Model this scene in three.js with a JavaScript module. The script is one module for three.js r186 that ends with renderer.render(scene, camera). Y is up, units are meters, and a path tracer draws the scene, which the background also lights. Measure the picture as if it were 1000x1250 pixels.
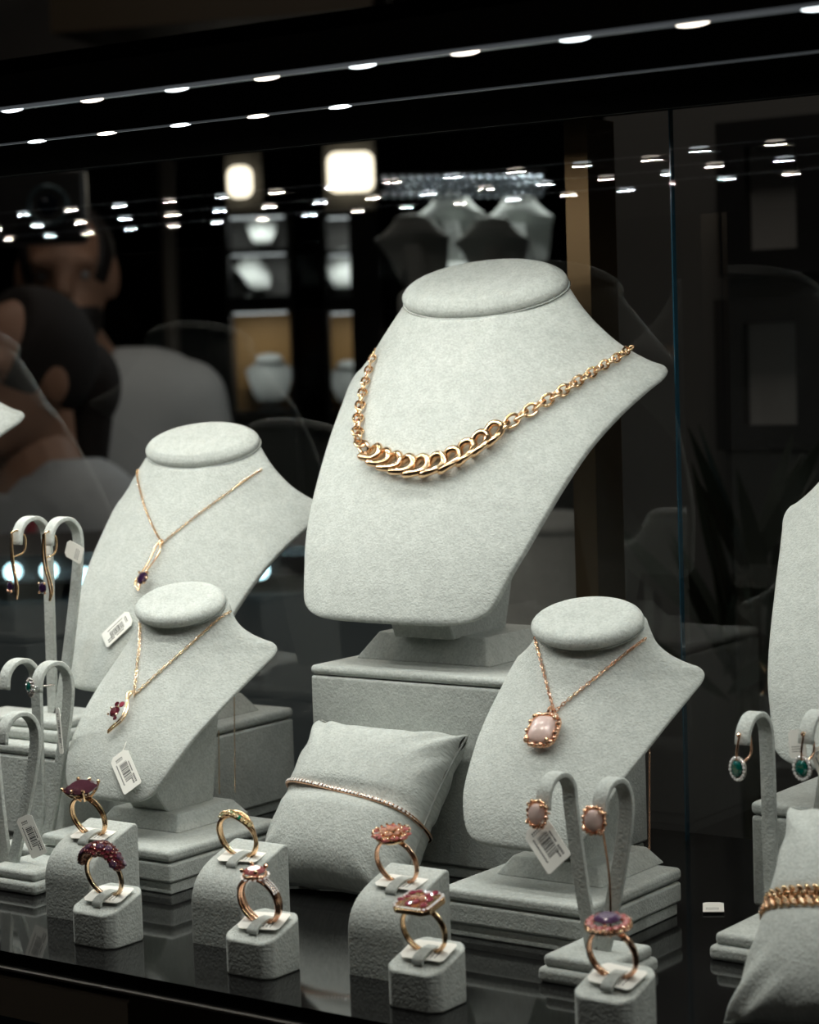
import * as THREE from 'three';
import { mergeGeometries, mergeVertices } from 'three/addons/utils/BufferGeometryUtils.js';
import { RoundedBoxGeometry } from 'three/addons/geometries/RoundedBoxGeometry.js';
import { MarchingCubes } from 'three/addons/objects/MarchingCubes.js';
import { RectAreaLightUniformsLib } from 'three/addons/lights/RectAreaLightUniformsLib.js';

// ---------------------------------------------------------------- camera, light, exposure
const scene = new THREE.Scene();
scene.background = new THREE.Color(0, 0, 0);
const FOCAL = 2716, YAW = 0.6292, PITCH = 0.07298, ROLL = -0.03235;   // focal length in pixels of the 1000 x 1250 frame
const EYE = new THREE.Vector3(0.578695, 0.245, 0.785505);
const camera = new THREE.PerspectiveCamera(2 * Math.atan(625 / FOCAL) * 180 / Math.PI, 0.8, 0.02, 40);
const forward = new THREE.Vector3(-Math.sin(YAW) * Math.cos(PITCH), -Math.sin(PITCH), -Math.cos(YAW) * Math.cos(PITCH));
const right0 = new THREE.Vector3(Math.cos(YAW), 0, -Math.sin(YAW));
const up0 = new THREE.Vector3().crossVectors(right0, forward);
const camRight = right0.clone().multiplyScalar(Math.cos(ROLL)).addScaledVector(up0, Math.sin(ROLL));
const camUp = new THREE.Vector3().crossVectors(camRight, forward);
camera.position.copy(EYE);
camera.quaternion.setFromRotationMatrix(new THREE.Matrix4().makeBasis(camRight, camUp, forward.clone().negate()));
camera.focus = 1.0;
camera.userData.fStop = 16;
scene.add(camera);
const renderer = new THREE.WebGLRenderer();
renderer.toneMapping = THREE.LinearToneMapping;
renderer.toneMappingExposure = 1.2;
renderer.shadowMap.enabled = true;
RectAreaLightUniformsLib.init();
const LED_COOL = new THREE.Color(0.86, 0.96, 0.98), LED_WARM = new THREE.Color(1.0, 0.90, 0.76);
function areaLight(w, h, at, towards, color, intensity) {
  const l = new THREE.RectAreaLight(color, intensity, w, h);
  l.position.copy(at); l.lookAt(towards); scene.add(l); return l;
}
// the two light strips under the canopy of the case (their housings and diodes are built further down)
const STRIP_Y = 0.345, STRIP_FRONT = 0.150, STRIP_REAR = 0.051, STRIP_BACK = -0.048;
const FRONT_POWER = 420, REAR_POWER = 650, BACK_POWER = 420;               // of one diode; each diode is a light of its own size
function diodeLight(x, z, color, power) { areaLight(0.012, 0.0026, new THREE.Vector3(x, STRIP_Y - 0.0022, z + 0.0026), new THREE.Vector3(x, -1, z + 0.0026), color, power); }

// ---------------------------------------------------------------- helpers
const V = (x, y, z) => new THREE.Vector3(x, y, z);
let seed = 7;
const rnd = () => { seed = (seed * 1664525 + 1013904223) % 4294967296; return seed / 4294967296; };
const R = d => d * Math.PI / 180;
// a pixel gives a direction; the distance comes from the level, or the plane, that the point lies on
function ray(px, py) {
  return forward.clone().addScaledVector(camRight, (px - 500) / FOCAL).addScaledVector(camUp, -(py - 625) / FOCAL);
}
function onAxis(px, py, axis, value) {
  const d = ray(px, py); return EYE.clone().addScaledVector(d, (value - EYE[axis]) / d[axis]);
}
const onY = (px, py, y = 0) => onAxis(px, py, 'y', y);
const atDepth = (px, py, d) => EYE.clone().addScaledVector(ray(px, py), d);
const used = new Map();
function numbered(n) { const k = used.get(n) || 0; used.set(n, k + 1); return k ? `${n}_${String(k).padStart(3, '0')}` : n; }
function tag(o, label, category, group, kind) {
  o.userData.label = label; if (category) o.userData.category = category;
  if (group) o.userData.group = group; if (kind) o.userData.kind = kind; return o;
}
function thing(name, label, category, p = [0, 0, 0], turn = 0, group) {
  const o = new THREE.Group(); o.name = numbered(name); scene.add(o);
  o.position.set(...p); o.rotation.y = turn; return tag(o, label, category, group);
}
function mesh(name, geo, mat, parent) {
  const m = new THREE.Mesh(geo, mat); m.name = parent ? name : numbered(name);
  m.castShadow = m.receiveShadow = true; (parent || scene).add(m); return m;
}
function struct(name, geo, mat, label) { const m = mesh(name, geo, mat); m.userData.kind = 'structure'; if (label) m.userData.label = label; return m; }
// uv in metres from the largest component of the normal
function uvm(g0, scale = 1) {
  const g = g0.index ? g0.toNonIndexed() : g0; if (!g.attributes.normal) g.computeVertexNormals();
  const p = g.attributes.position, uv = new Float32Array(p.count * 2), a = V(), b = V(), c = V(), n = V();
  for (let i = 0; i < p.count; i += 3) {
    a.fromBufferAttribute(p, i); b.fromBufferAttribute(p, i + 1); c.fromBufferAttribute(p, i + 2);
    n.crossVectors(b.clone().sub(a), c.clone().sub(a));
    const ax = Math.abs(n.x), ay = Math.abs(n.y), az = Math.abs(n.z);
    for (let k = 0; k < 3; k++) {
      const q = [a, b, c][k];
      uv[(i + k) * 2] = (ax > ay && ax > az ? q.z : q.x) * scale; uv[(i + k) * 2 + 1] = (ay > ax && ay > az ? q.z : q.y) * scale;
    }
  }
  g.setAttribute('uv', new THREE.BufferAttribute(uv, 2)); return g;
}
const T = (g, x, y, z) => g.translate(x, y, z);
const box = (w, h, d, x = 0, y = 0, z = 0) => new THREE.BoxGeometry(w, h, d).translate(x, y, z);
const rbox = (w, h, d, r, x = 0, y = 0, z = 0) => new RoundedBoxGeometry(w, h, d, 3, r).translate(x, y, z);
function merge(list) {
  return mergeGeometries(list.map(g => {
    const q = g.index ? g.toNonIndexed() : g; if (!q.attributes.normal) q.computeVertexNormals();
    if (!q.attributes.uv) q.setAttribute('uv', new THREE.BufferAttribute(new Float32Array(q.attributes.position.count * 2), 2));
    for (const k of Object.keys(q.attributes)) if (!['position', 'normal', 'uv'].includes(k)) q.deleteAttribute(k);
    return q;
  }));
}
const xf = (g, m) => g.clone().applyMatrix4(m);
const curve = pts => new THREE.CatmullRomCurve3(pts.map(p => p.isVector3 ? p : V(...p)));
const tube = (pts, r, n = 32, k = 8, closed = false) => new THREE.TubeGeometry(new THREE.CatmullRomCurve3(pts.map(p => p.isVector3 ? p : V(...p)), closed), n, r, k, closed);
// surface of quads from a grid of points
function gridGeo(rows, closeU, uvf) {
  const nr = rows.length, nc = rows[0].length, pos = [], idx = [], uv = [];
  rows.forEach((r, i) => r.forEach((p, j) => { pos.push(p.x, p.y, p.z); const q = uvf ? uvf(p, i, j) : [p.x, p.y]; uv.push(...q); }));
  for (let i = 0; i < nr - 1; i++) for (let j = 0; j < nc - (closeU ? 0 : 1); j++) {
    const a = i * nc + j, b = i * nc + (j + 1) % nc, c = a + nc, d = b + nc; idx.push(a, b, d, a, d, c);
  }
  const g = new THREE.BufferGeometry(); g.setAttribute('position', new THREE.Float32BufferAttribute(pos, 3));
  g.setAttribute('uv', new THREE.Float32BufferAttribute(uv, 2)); g.setIndex(idx); g.computeVertexNormals(); return g;
}

// ---------------------------------------------------------------- textures and materials
function noiseTex(n, f, srgb) {
  const d = new Uint8Array(n * n * 4);
  for (let y = 0; y < n; y++) for (let x = 0; x < n; x++) { const v = f(x, y); const i = (y * n + x) * 4; d[i] = v[0]; d[i + 1] = v[1]; d[i + 2] = v[2]; d[i + 3] = 255; }
  const t = new THREE.DataTexture(d, n, n); t.wrapS = t.wrapT = THREE.RepeatWrapping; t.magFilter = THREE.LinearFilter; t.minFilter = THREE.LinearMipmapLinearFilter; t.generateMipmaps = true;
  if (srgb) t.colorSpace = THREE.SRGBColorSpace; t.needsUpdate = true; return t;
}
function valueNoise(n, cells, s0) {            // tiling value noise
  let s = s0; const r = () => { s = (s * 1664525 + 1013904223) % 4294967296; return s / 4294967296; };
  const g = Float32Array.from({ length: cells * cells }, r), out = new Float32Array(n * n), sm = t => t * t * (3 - 2 * t);
  for (let y = 0; y < n; y++) for (let x = 0; x < n; x++) {
    const fx = x / n * cells, fy = y / n * cells, i = Math.floor(fx), j = Math.floor(fy), u = sm(fx - i), v = sm(fy - j), i1 = (i + 1) % cells, j1 = (j + 1) % cells;
    out[y * n + x] = (g[j * cells + i] * (1 - u) + g[j * cells + i1] * u) * (1 - v) + (g[j1 * cells + i] * (1 - u) + g[j1 * cells + i1] * u) * v;
  }
  return out;
}
const N = 512, nA = valueNoise(N, 64, 11), nB = valueNoise(N, 128, 23), nC = valueNoise(N, 12, 5), nD = valueNoise(N, 5, 91);
const suedeBump = noiseTex(N, (x, y) => { const i = y * N + x, v = 255 * (0.55 * nA[i] + 0.35 * nB[i] + 0.1 * nC[i]); return [v, v, v]; });
const suedeMap = noiseTex(N, (x, y) => { const i = y * N + x, v = 222 + 20 * (nA[i] - .5) + 15 * (nB[i] - .5) + 10 * (nC[i] - .5) + 6 * (nD[i] - .5); return [v, v, v]; }, true);
for (const t of [suedeBump, suedeMap]) t.repeat.set(1 / 0.055, 1 / 0.055);
const suede = new THREE.MeshPhysicalMaterial({ color: new THREE.Color(0.60, 0.635, 0.595), map: suedeMap, bumpMap: suedeBump, bumpScale: 0.00024, roughness: 0.95, sheen: 0.05, sheenRoughness: 0.6, sheenColor: new THREE.Color(0.8, 0.85, 0.82) });
const std = (r, g, b, rough = 0.6, metal = 0, extra = {}) => new THREE.MeshStandardMaterial({ color: new THREE.Color().setRGB(r, g, b), roughness: rough, metalness: metal, ...extra });
const phys = o => new THREE.MeshPhysicalMaterial(o);
const gold = std(0.95, 0.64, 0.38, 0.17, 1), roseGold = std(0.96, 0.57, 0.38, 0.18, 1), paleGold = std(0.98, 0.72, 0.47, 0.2, 1), whiteGold = std(0.85, 0.80, 0.74, 0.2, 1);
const gemMat = (r, g, b, tr = 0.55) => phys({ color: new THREE.Color().setRGB(r, g, b), roughness: 0.04, transmission: tr, thickness: 0.002, ior: 1.72, specularIntensity: 1, clearcoat: 0.6, clearcoatRoughness: 0.03, flatShading: true });
const garnet = gemMat(0.13, 0.014, 0.028, 0.4), amethyst = gemMat(0.17, 0.09, 0.20, 0.45), darkPurple = gemMat(0.030, 0.012, 0.045, 0.3), emerald = gemMat(0.0, 0.13, 0.10, 0.3), pinkGem = gemMat(0.80, 0.28, 0.28), peachGem = gemMat(0.90, 0.52, 0.38),
  diamond = gemMat(0.92, 0.90, 0.88, 0.25), yellowGem = gemMat(0.75, 0.70, 0.25), redPink = gemMat(0.40, 0.07, 0.11, 0.4);
const roseQuartz = phys({ color: new THREE.Color().setRGB(0.80, 0.62, 0.56), roughness: 0.12, transmission: 0.35, thickness: 0.004, ior: 1.55, clearcoat: 0.4 });
const blackGloss = phys({ color: new THREE.Color().setRGB(0.006, 0.006, 0.006), roughness: 0.06, specularIntensity: 1, ior: 1.47 });
const deadBlack = phys({ color: new THREE.Color().setRGB(0.003, 0.003, 0.003), roughness: 1, specularIntensity: 0.1 });
const blackSatin = std(0.006, 0.006, 0.006, 0.35), blackMatte = std(0.005, 0.005, 0.005, 0.8);
const paper = std(0.82, 0.82, 0.76, 0.8);
const pane = phys({ color: 0xffffff, roughness: 0.0, transmission: 1, thickness: 0, ior: 1.42 });

// ---------------------------------------------------------------- the setting: store shell
const FLOOR_Y = -1.25, CEIL_Y = 1.55;
const storeDark = std(0.012, 0.012, 0.012, 0.6), storeGrey = std(0.10, 0.10, 0.095, 0.75), storeFloorMat = std(0.05, 0.045, 0.04, 0.3), ceilMat = std(0.16, 0.15, 0.14, 0.8);
struct('floor', box(12, 0.1, 12, -1.5, FLOOR_Y - 0.05, -2.5), storeFloorMat);
struct('ceiling', box(12, 0.1, 12, -1.5, CEIL_Y + 0.05, -2.5), ceilMat);
struct('wall_back', box(12, 2.8, 0.1, -1.5, 0.15, -8.55), storeDark);
struct('wall_front', box(12, 2.8, 0.1, -1.5, 0.15, 3.55), storeDark);
struct('wall_left', box(0.1, 2.8, 12, -7.55, 0.15, -2.5), storeDark);
struct('wall_right', box(0.1, 2.8, 12, 4.55, 0.15, -2.5), storeDark);

// the case: deck, canopy, front trim
const DECK_BACK = -0.180;
struct('display_deck', box(1.9, 0.006, 0.15 - DECK_BACK, -0.05, -0.003, (0.15 + DECK_BACK) / 2), blackGloss, 'glossy black deck of the jewellery case');
struct('trim_1', box(1.9, 0.0010, 0.004, -0.05, -0.0070, 0.150), std(0.45, 0.42, 0.38, 0.35, 0.7), 'thin metal strip under the deck edge');
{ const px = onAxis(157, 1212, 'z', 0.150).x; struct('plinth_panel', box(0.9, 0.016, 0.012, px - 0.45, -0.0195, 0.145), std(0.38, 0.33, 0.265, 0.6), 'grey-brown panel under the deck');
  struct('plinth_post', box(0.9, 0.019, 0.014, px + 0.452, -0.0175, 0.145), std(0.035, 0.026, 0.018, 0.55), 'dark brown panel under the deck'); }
struct('plinth_body', box(1.88, 1.20, 0.28, -0.05, -0.65, -0.02), blackMatte, 'black body below the case');
struct('display_canopy', box(1.9, 0.005, 0.355, -0.05, 0.362, -0.0225), deadBlack, 'black canopy of the case');

for (const [z, x0, x1, lip, power, lab] of [[STRIP_FRONT, -0.80, 0.70, 9, FRONT_POWER, 'light strip with warm and cool diodes along the front edge of the canopy'], [STRIP_REAR, -1.05, 0.70, 9, REAR_POWER, 'thinner light strip set back under the middle of the canopy'], [STRIP_BACK, -1.05, 0.70, -0.335, BACK_POWER, 'thin light strip at the back of the canopy, mostly behind a lip']]) {
  const t = thing('light_strip', lab, 'light strip', [0, STRIP_Y, z]), front = z > 0.1;
  mesh('housing', box(x1 - x0, 0.0150, 0.008, (x0 + x1) / 2, 0.0075 + 0.0007, 0), blackMatte, t);
  mesh('diffuser', box(x1 - x0, 0.0014, front ? 0.0030 : 0.0012, (x0 + x1) / 2, 0.0006, 0.0026), std(0.5, 0.5, 0.5, 0.4, 0, { emissive: new THREE.Color(0.8, 0.9, 1), emissiveIntensity: front ? 0.05 : 0.03 }), t);
  if (lip < x1) mesh('shield', box(x1 - lip, 0.0044, 0.0012, (x1 + lip) / 2, -0.0009, 0.0062), blackMatte, t);
  const g = new THREE.SphereGeometry(1, 16, 8).scale(0.0062, front ? 0.0011 : 0.0008, 0.0014);
  const mc = std(0.8, 0.8, 0.8, 0.4, 0, { emissive: LED_COOL, emissiveIntensity: 3.0 }), mw = std(0.8, 0.8, 0.8, 0.4, 0, { emissive: LED_WARM, emissiveIntensity: 3.0 });
  for (let k = -22; k < 19; k++) {
    const x = (front ? -0.0708 : -0.0700) + k * 0.0437, warm = (k % 2 + 2) % 2 === 1; if (x < x0 || x > x1 || (z === STRIP_REAR && x > 0.04)) continue;   // the middle strip carries diodes on one side only
    mesh('diode', g, warm ? mw : mc, t).position.set(x, 0.0000, 0.0026);
    if (x > -0.75 && x < 0.55) diodeLight(x, z, warm ? LED_WARM : LED_COOL, power);
  }
}
// glass at the back of the case
const PANE_Z = -0.164, EDGE_X = onY(838, 1026).x;
const glassEdge = phys({ color: new THREE.Color().setRGB(0.012, 0.05, 0.075), roughness: 0.15, clearcoat: 1, ior: 1.5 });
{
  const w1 = mesh('window_1', box(1.0, 0.3595, 0.0002, EDGE_X - 0.5, 0.17975, PANE_Z + 0.002), pane); w1.userData.kind = 'structure'; w1.userData.label = 'sliding glass pane at the back of the case';
  mesh('pane_edge', box(0.0006, 0.3595, 0.0035, EDGE_X + 0.0003, 0.17975, PANE_Z), glassEdge, w1);
  const w2 = mesh('window_2', box(1.0, 0.3595, 0.0002, 0.0575 + 0.5, 0.17975, -0.149), pane); w2.userData.kind = 'structure'; w2.userData.label = 'second sliding glass pane at the back of the case';
  const w3 = mesh('window_3', box(2.2, 0.50, 0.0002, 0.0, 0.062, -0.275), pane); w3.userData.kind = 'structure'; w3.userData.label = 'clear glass pane of the case behind';
}
const bronze = std(0.10, 0.065, 0.032, 0.34, 0.9);
{
  const p0 = onAxis(692, 300, 'z', -0.2), p1 = onAxis(720, 300, 'z', -0.2), p2 = onAxis(755, 300, 'x', p1.x);
  const t = struct('trim_2', box(p1.x - p0.x, 0.52, 0.006, (p0.x + p1.x) / 2, 0.10, -0.203), bronze, 'slim bronze post behind the glass');
  mesh('post_side', box(p1.x - p0.x - 0.001, 0.52, -0.206 - p2.z, (p0.x + p1.x) / 2 - 0.0005, 0.10, (-0.206 + p2.z) / 2), bronze, t);
}

// ---------------------------------------------------------------- pedestals
function pedestal(label, x0, x1, z0, z1, h, o = {}) {
  const t = thing('display_riser', label, 'riser', [(x0 + x1) / 2, o.y || 0, (z0 + z1) / 2], R(o.turn || 0));
  const w = x1 - x0, d = z1 - z0, lid = o.lid ?? 0.0055, base = o.base ?? 0.005, m = o.mat || suede;
  mesh('base', uvm(rbox(w - 0.003, base, d - 0.003, 0.0008, 0, base / 2, 0)), m, t);
  mesh('body', uvm(rbox(w, h - lid - base - 0.001, d, 0.0015, 0, base + 0.0005 + (h - lid - base - 0.001) / 2, 0)), m, t);
  mesh('lid', uvm(rbox(w + 0.0006, lid, d + 0.0006, 0.0022, 0, h - lid / 2, 0)), m, t);
  return t;
}
pedestal('tall grey suede riser under the largest bust', -0.088, 0.046, -0.133, -0.045, 0.095, { lid: 0.0045 });
pedestal('low grey suede riser under the rose quartz pendant bust', 0.045, 0.117, -0.038, 0.039, 0.0205);
pedestal('low grey suede riser under the garnet drop pendant bust', -0.184, -0.1015, -0.034, 0.045, 0.0205);
pedestal('grey suede riser under the swirl pendant bust', -0.262, -0.177, -0.140, -0.058, 0.054);
pedestal('grey suede riser under the drop earring stand', -0.34, -0.212, -0.085, 0.002, 0.052);
pedestal('narrow grey suede riser behind the emerald earrings', 0.146, 0.30, -0.125, -0.047, 0.050);
pedestal('grey suede riser under the bust whose shoulder points at the rear glass', -0.525, -0.415, -0.150, -0.060, 0.077);

// ---------------------------------------------------------------- necklace busts
const lerp = (a, b, t) => a + (b - a) * t, sstep = (a, b, x) => { const t = Math.min(1, Math.max(0, (x - a) / (b - a))); return t * t * (3 - 2 * t); };
function spline(p) {                                       // z over y through the given points (Lagrange)
  return y => p.reduce((sum, [yi, zi], i) => sum + zi * p.reduce((f, [yj], j) => j === i ? f : f * (y - yj) / (yi - yj), 1), 0);
}
const BIG = {
  out: [[30, 22.2], [42, 23.4], [49.5, 26], [54.2, 29.7], [57.4, 37], [60.6, 46.1], [64.2, 55.1], [68.2, 67.7], [73, 84.9], [77.6, 100], [83.6, 114.5], [90.5, 127], [93.5, 131.5], [94, 135], [92, 138], [86, 140.8], [74.4, 148.4], [64.4, 157.4], [55.5, 166.5], [49, 174], [45.5, 178]],
  prof: [[22.6, 66], [60, 49.5], [91.5, 32.5], [167, -11]], tip: 135, top: 178, frontTop: 163, t0: 4.5, tn: 17.5, k: 2.5e-3, k1: 4.9e-3, kn: 2.5e-3, ky: [50, 150], e0: 0.32,
  cap: { y: 176.0, z: -31, tilt: 30, hw: 47.5, hd: 24, th: 9, soft: 0 }, foot: [78, 66, 62, 48, 12.5], strut: [[30, 12], [-14, 12], [-46, 120], [-20, 110], [44, 44]], strutW: 34,
};
const SMALL = {
  out: [[15, 17.6], [22, 18.8], [26.8, 21.5], [29.6, 25.1], [34.8, 36], [38.6, 48.2], [41.4, 55.9], [44.4, 66.4], [47, 76], [48, 80], [47.6, 83], [45.6, 85.8], [42.2, 87.6], [35.8, 91.4], [30.5, 96], [27.6, 101], [26.2, 104]],
  prof: [[18, 50], [60, 23.5], [80, 7.5], [94.5, -1]], tip: 82, top: 104, frontTop: 93.5, t0: 3, tn: 11.5, k: 3e-3, k1: 11e-3, kn: 5e-3, ky: [30, 90], e0: 0.34,
  cap: { y: 102.0, z: -12, tilt: 28, hw: 26.8, hd: 17.6, th: 7, soft: 1 }, foot: [52, 52, 42, 40, 7.5], strut: [[16, 7], [-16, 7], [-26, 70], [-10, 66], [32, 28]], strutW: 22,
};
function chestGeo(S) {
  const c = new THREE.CatmullRomCurve3(S.out.map(([w, y]) => V(w, y, 0)), false, 'centripetal'), zf = spline(S.prof), NT = 96;
  const pts = c.getSpacedPoints(110), rows = [], yb = S.out[0][1];
  for (const p of pts) {
    const w = p.x, ye = p.y, a = sstep(S.tip * 0.72, S.top, ye), t = lerp(S.t0, S.tn, a), e = lerp(S.e0, 1, Math.min(1, a * 1.3)), k = lerp(lerp(S.k, S.k1, sstep(S.ky[0], S.ky[1], ye)), S.kn, sstep(S.tip, S.top, ye));
    const un = Math.max(0, (ye - S.tip) / (S.top - S.tip)), yf = ye - (S.top - S.frontTop) * un ** 1.7;
    const q = Math.min(1, (ye - yb) / S.t0), round = S.t0 * (1 - Math.sqrt(1 - (1 - q) ** 2));
    const tt = Math.max(0.6, t - round), zc = zf(yf) - round * 0.8, ze = zc - tt - k * w * w, row = [];
    for (let j = 0; j < NT; j++) {
      const th = j / NT * Math.PI * 2, cs = Math.cos(th), sn = Math.sin(th), x = w * cs;
      const z = zc - tt - k * x * x + tt * Math.sign(sn) * Math.abs(sn) ** e;
      row.push(V(x, yf + (ye - yf) * (zc - z) / (zc - ze), z).multiplyScalar(0.001));
    }
    rows.push(row);
  }
  const mid = r => { const m = V(); r.forEach(p => m.add(p)); return m.multiplyScalar(1 / r.length); };
  const cap0 = mid(rows[0]), cap1 = mid(rows[rows.length - 1]);
  rows.unshift(rows[0].map(() => cap0.clone())); rows.push(rows[rows.length - 1].map(() => cap1.clone()));
  const g = gridGeo(rows.map(r => r.slice().reverse()), true, p => [p.x, p.y - p.z * 0.6]);
  return g;
}
function capGeo(C) {
  const pr = C.soft ? [[0, 1], [0.5, 1.0], [0.78, 0.97], [0.90, 0.88], [0.975, 0.68], [1, 0.45], [0.985, 0.22], [0.93, 0.05], [0.9, 0], [0, 0]]
    : [[0, 1.0], [0.45, 1.0], [0.80, 0.985], [0.90, 0.86], [0.97, 0.62], [1, 0.42], [1, 0.16], [0.975, 0.03], [0.94, 0], [0, 0]];
  const sp = new THREE.SplineCurve(pr.map(([a, b]) => new THREE.Vector2(a, b))).getPoints(40).map(p => new THREE.Vector2(Math.max(0, p.x), Math.min(1, Math.max(0, p.y))));
  const g = new THREE.LatheGeometry(sp.reverse(), 64).scale(C.hw, C.th, C.hd).scale(0.001, 0.001, 0.001); g.computeVertexNormals(); return uvm(g);
}
function frustum(w1, d1, w2, d2, h, sk = 0) {
  const s = new THREE.Shape(), r = 1.5; const W = w1 / 2, D = d1 / 2;
  s.moveTo(-W + r, -D); s.lineTo(W - r, -D); s.quadraticCurveTo(W, -D, W, -D + r); s.lineTo(W, D - r); s.quadraticCurveTo(W, D, W - r, D); s.lineTo(-W + r, D); s.quadraticCurveTo(-W, D, -W, D - r); s.lineTo(-W, -D + r); s.quadraticCurveTo(-W, -D, -W + r, -D);
  const g = new THREE.ExtrudeGeometry(s, { depth: h - 1.2, bevelEnabled: true, bevelSize: 0.6, bevelThickness: 0.6, bevelSegments: 2, steps: 1 }).rotateX(-Math.PI / 2).translate(0, 0.6, 0);
  const p = g.attributes.position;
  for (let i = 0; i < p.count; i++) { const f = p.getY(i) / h; p.setX(i, p.getX(i) * lerp(1, w2 / w1, f)); p.setZ(i, p.getZ(i) * lerp(1, d2 / d1, f) + sk * f); }
  g.scale(0.001, 0.001, 0.001); g.deleteAttribute('normal'); g.computeVertexNormals(); return g;
}
const bustGeo = new Map();
function bust(S, scale, label, [x, y, z], turn = 0, mat = suede) {
  const t = thing('necklace_bust', label, 'bust', [x, y, z], R(turn)); t.scale.setScalar(scale);
  if (!bustGeo.has(S)) {
    const s = new THREE.Shape(S.strut.map(([a, b]) => new THREE.Vector2(a, b)));
    const st = new THREE.ExtrudeGeometry(s, { depth: S.strutW, bevelEnabled: true, bevelSize: 0.6, bevelThickness: 0.6, bevelSegments: 1 }).translate(0, 0, -S.strutW / 2).rotateY(-Math.PI / 2).scale(0.001, 0.001, 0.001);
    const f = S.foot;
    bustGeo.set(S, { chest: chestGeo(S), cap: capGeo(S.cap), foot: uvm(frustum(...f)), strut: uvm(st) });
  }
  const G = bustGeo.get(S);
  mesh('foot', G.foot, mat, t); mesh('strut', G.strut, mat, t);
  const ch = mesh('chest', G.chest, mat, t), cp = mesh('neck_cap', G.cap, mat, t);
  cp.position.set(0, S.cap.y / 1000, S.cap.z / 1000); cp.rotation.x = R(S.cap.tilt);
  t.updateMatrixWorld(true); t.chest = ch; return t;
}
const bustBig = bust(BIG, 1, 'largest pale grey suede necklace bust, wearing the thick gold curb chain', [-0.042, 0.095, -0.106]);
const bustRose = bust(SMALL, 1, 'small pale grey suede bust wearing the rose quartz pendant', [0.080, 0.0205, -0.016]);
const bustGarnet = bust(SMALL, 0.99, 'small pale grey suede bust wearing the garnet drop pendant', [-0.150, 0.0205, -0.012]);
const bustSwirl = bust(BIG, 0.80, 'medium pale grey suede bust wearing the long swirl pendant', [-0.219, 0.054, -0.098]);
const bustRight = bust(BIG, 0.86, 'pale grey suede bust on the narrow riser behind the emerald earrings', [0.208, 0.050, -0.085]);
const bustLeft = bust(BIG, 1, 'pale grey suede bust with only its shoulder tip showing above the drop earrings', [-0.477, 0.077, -0.104]);


// ---------------------------------------------------------------- jewellery: shared pieces
const mm = g => g.scale(0.001, 0.001, 0.001);
function gemGeo(rx, ry, depth = 0.55, table = 0.58, seg = 10, square = 0) {          // girdle in xy, table towards +z
  const prof = [[0, -depth], [0.5, -depth * 0.5], [1, -0.03], [1, 0.05], [0.82, 0.24], [table, 0.34], [0, 0.34]].map(([a, b]) => new THREE.Vector2(a, b));
  const g = new THREE.LatheGeometry(prof, seg).rotateX(Math.PI / 2), p = g.attributes.position;
  for (let i = 0; i < p.count; i++) {
    let x = p.getX(i), y = p.getY(i); const r = Math.hypot(x, y);
    if (square && r > 1e-6) { const a = Math.atan2(y, x), f = 1 / Math.pow(Math.abs(Math.cos(a)) ** (2 + square) + Math.abs(Math.sin(a)) ** (2 + square), 1 / (2 + square)); x = Math.cos(a) * r * f; y = Math.sin(a) * r * f; }
    p.setXY(i, x * rx, y * ry); p.setZ(i, p.getZ(i) * Math.min(rx, ry));
  }
  const q = g.toNonIndexed(); q.deleteAttribute('normal'); q.computeVertexNormals(); return q;
}
const bead = (r, x, y, z) => new THREE.SphereGeometry(r, 8, 6).translate(x, y, z);
function ringPts(n, rx, ry, f, square = 0) {
  return Array.from({ length: n }, (_, i) => { const a = (i + 0.5) / n * Math.PI * 2; let k = 1; if (square) k = 1 / Math.pow(Math.abs(Math.cos(a)) ** (2 + square) + Math.abs(Math.sin(a)) ** (2 + square), 1 / (2 + square)); return f(Math.cos(a) * rx * k, Math.sin(a) * ry * k, a, i); });
}
const M4 = () => new THREE.Matrix4();
function frameAt(p, t, n, scl = 1) {                         // x along t, z along n
  const x = t.clone().normalize(), z = n.clone().addScaledVector(x, -n.dot(x)).normalize(), y = new THREE.Vector3().crossVectors(z, x);
  return M4().makeBasis(x, y, z).scale(V(scl, scl, scl)).setPosition(p);
}
// front of a bust at local x, y (metres before its own scale): point and normal in the world
const caster = new THREE.Raycaster();
function chestPoint(b, x, y, lift = 0.001) {
  const o = b.localToWorld(V(x, y, 0.3)), e = b.localToWorld(V(x, y, -0.3));
  caster.set(o, e.clone().sub(o).normalize()); const h = caster.intersectObject(b.chest, false)[0]; if (!h) return null;
  const n = h.face.normal.clone().transformDirection(b.chest.matrixWorld); if (n.z < 0 && n.y < 0) n.negate();
  return { p: h.point.clone().addScaledVector(n, lift), n };
}
// a pixel's ray on the front of a bust, in the bust's own coordinates
function chestPixel(b, px, py) {
  caster.set(EYE, ray(px, py).normalize()); const h = caster.intersectObject(b.chest, false)[0]; return h ? b.worldToLocal(h.point.clone()) : null;
}
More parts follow.
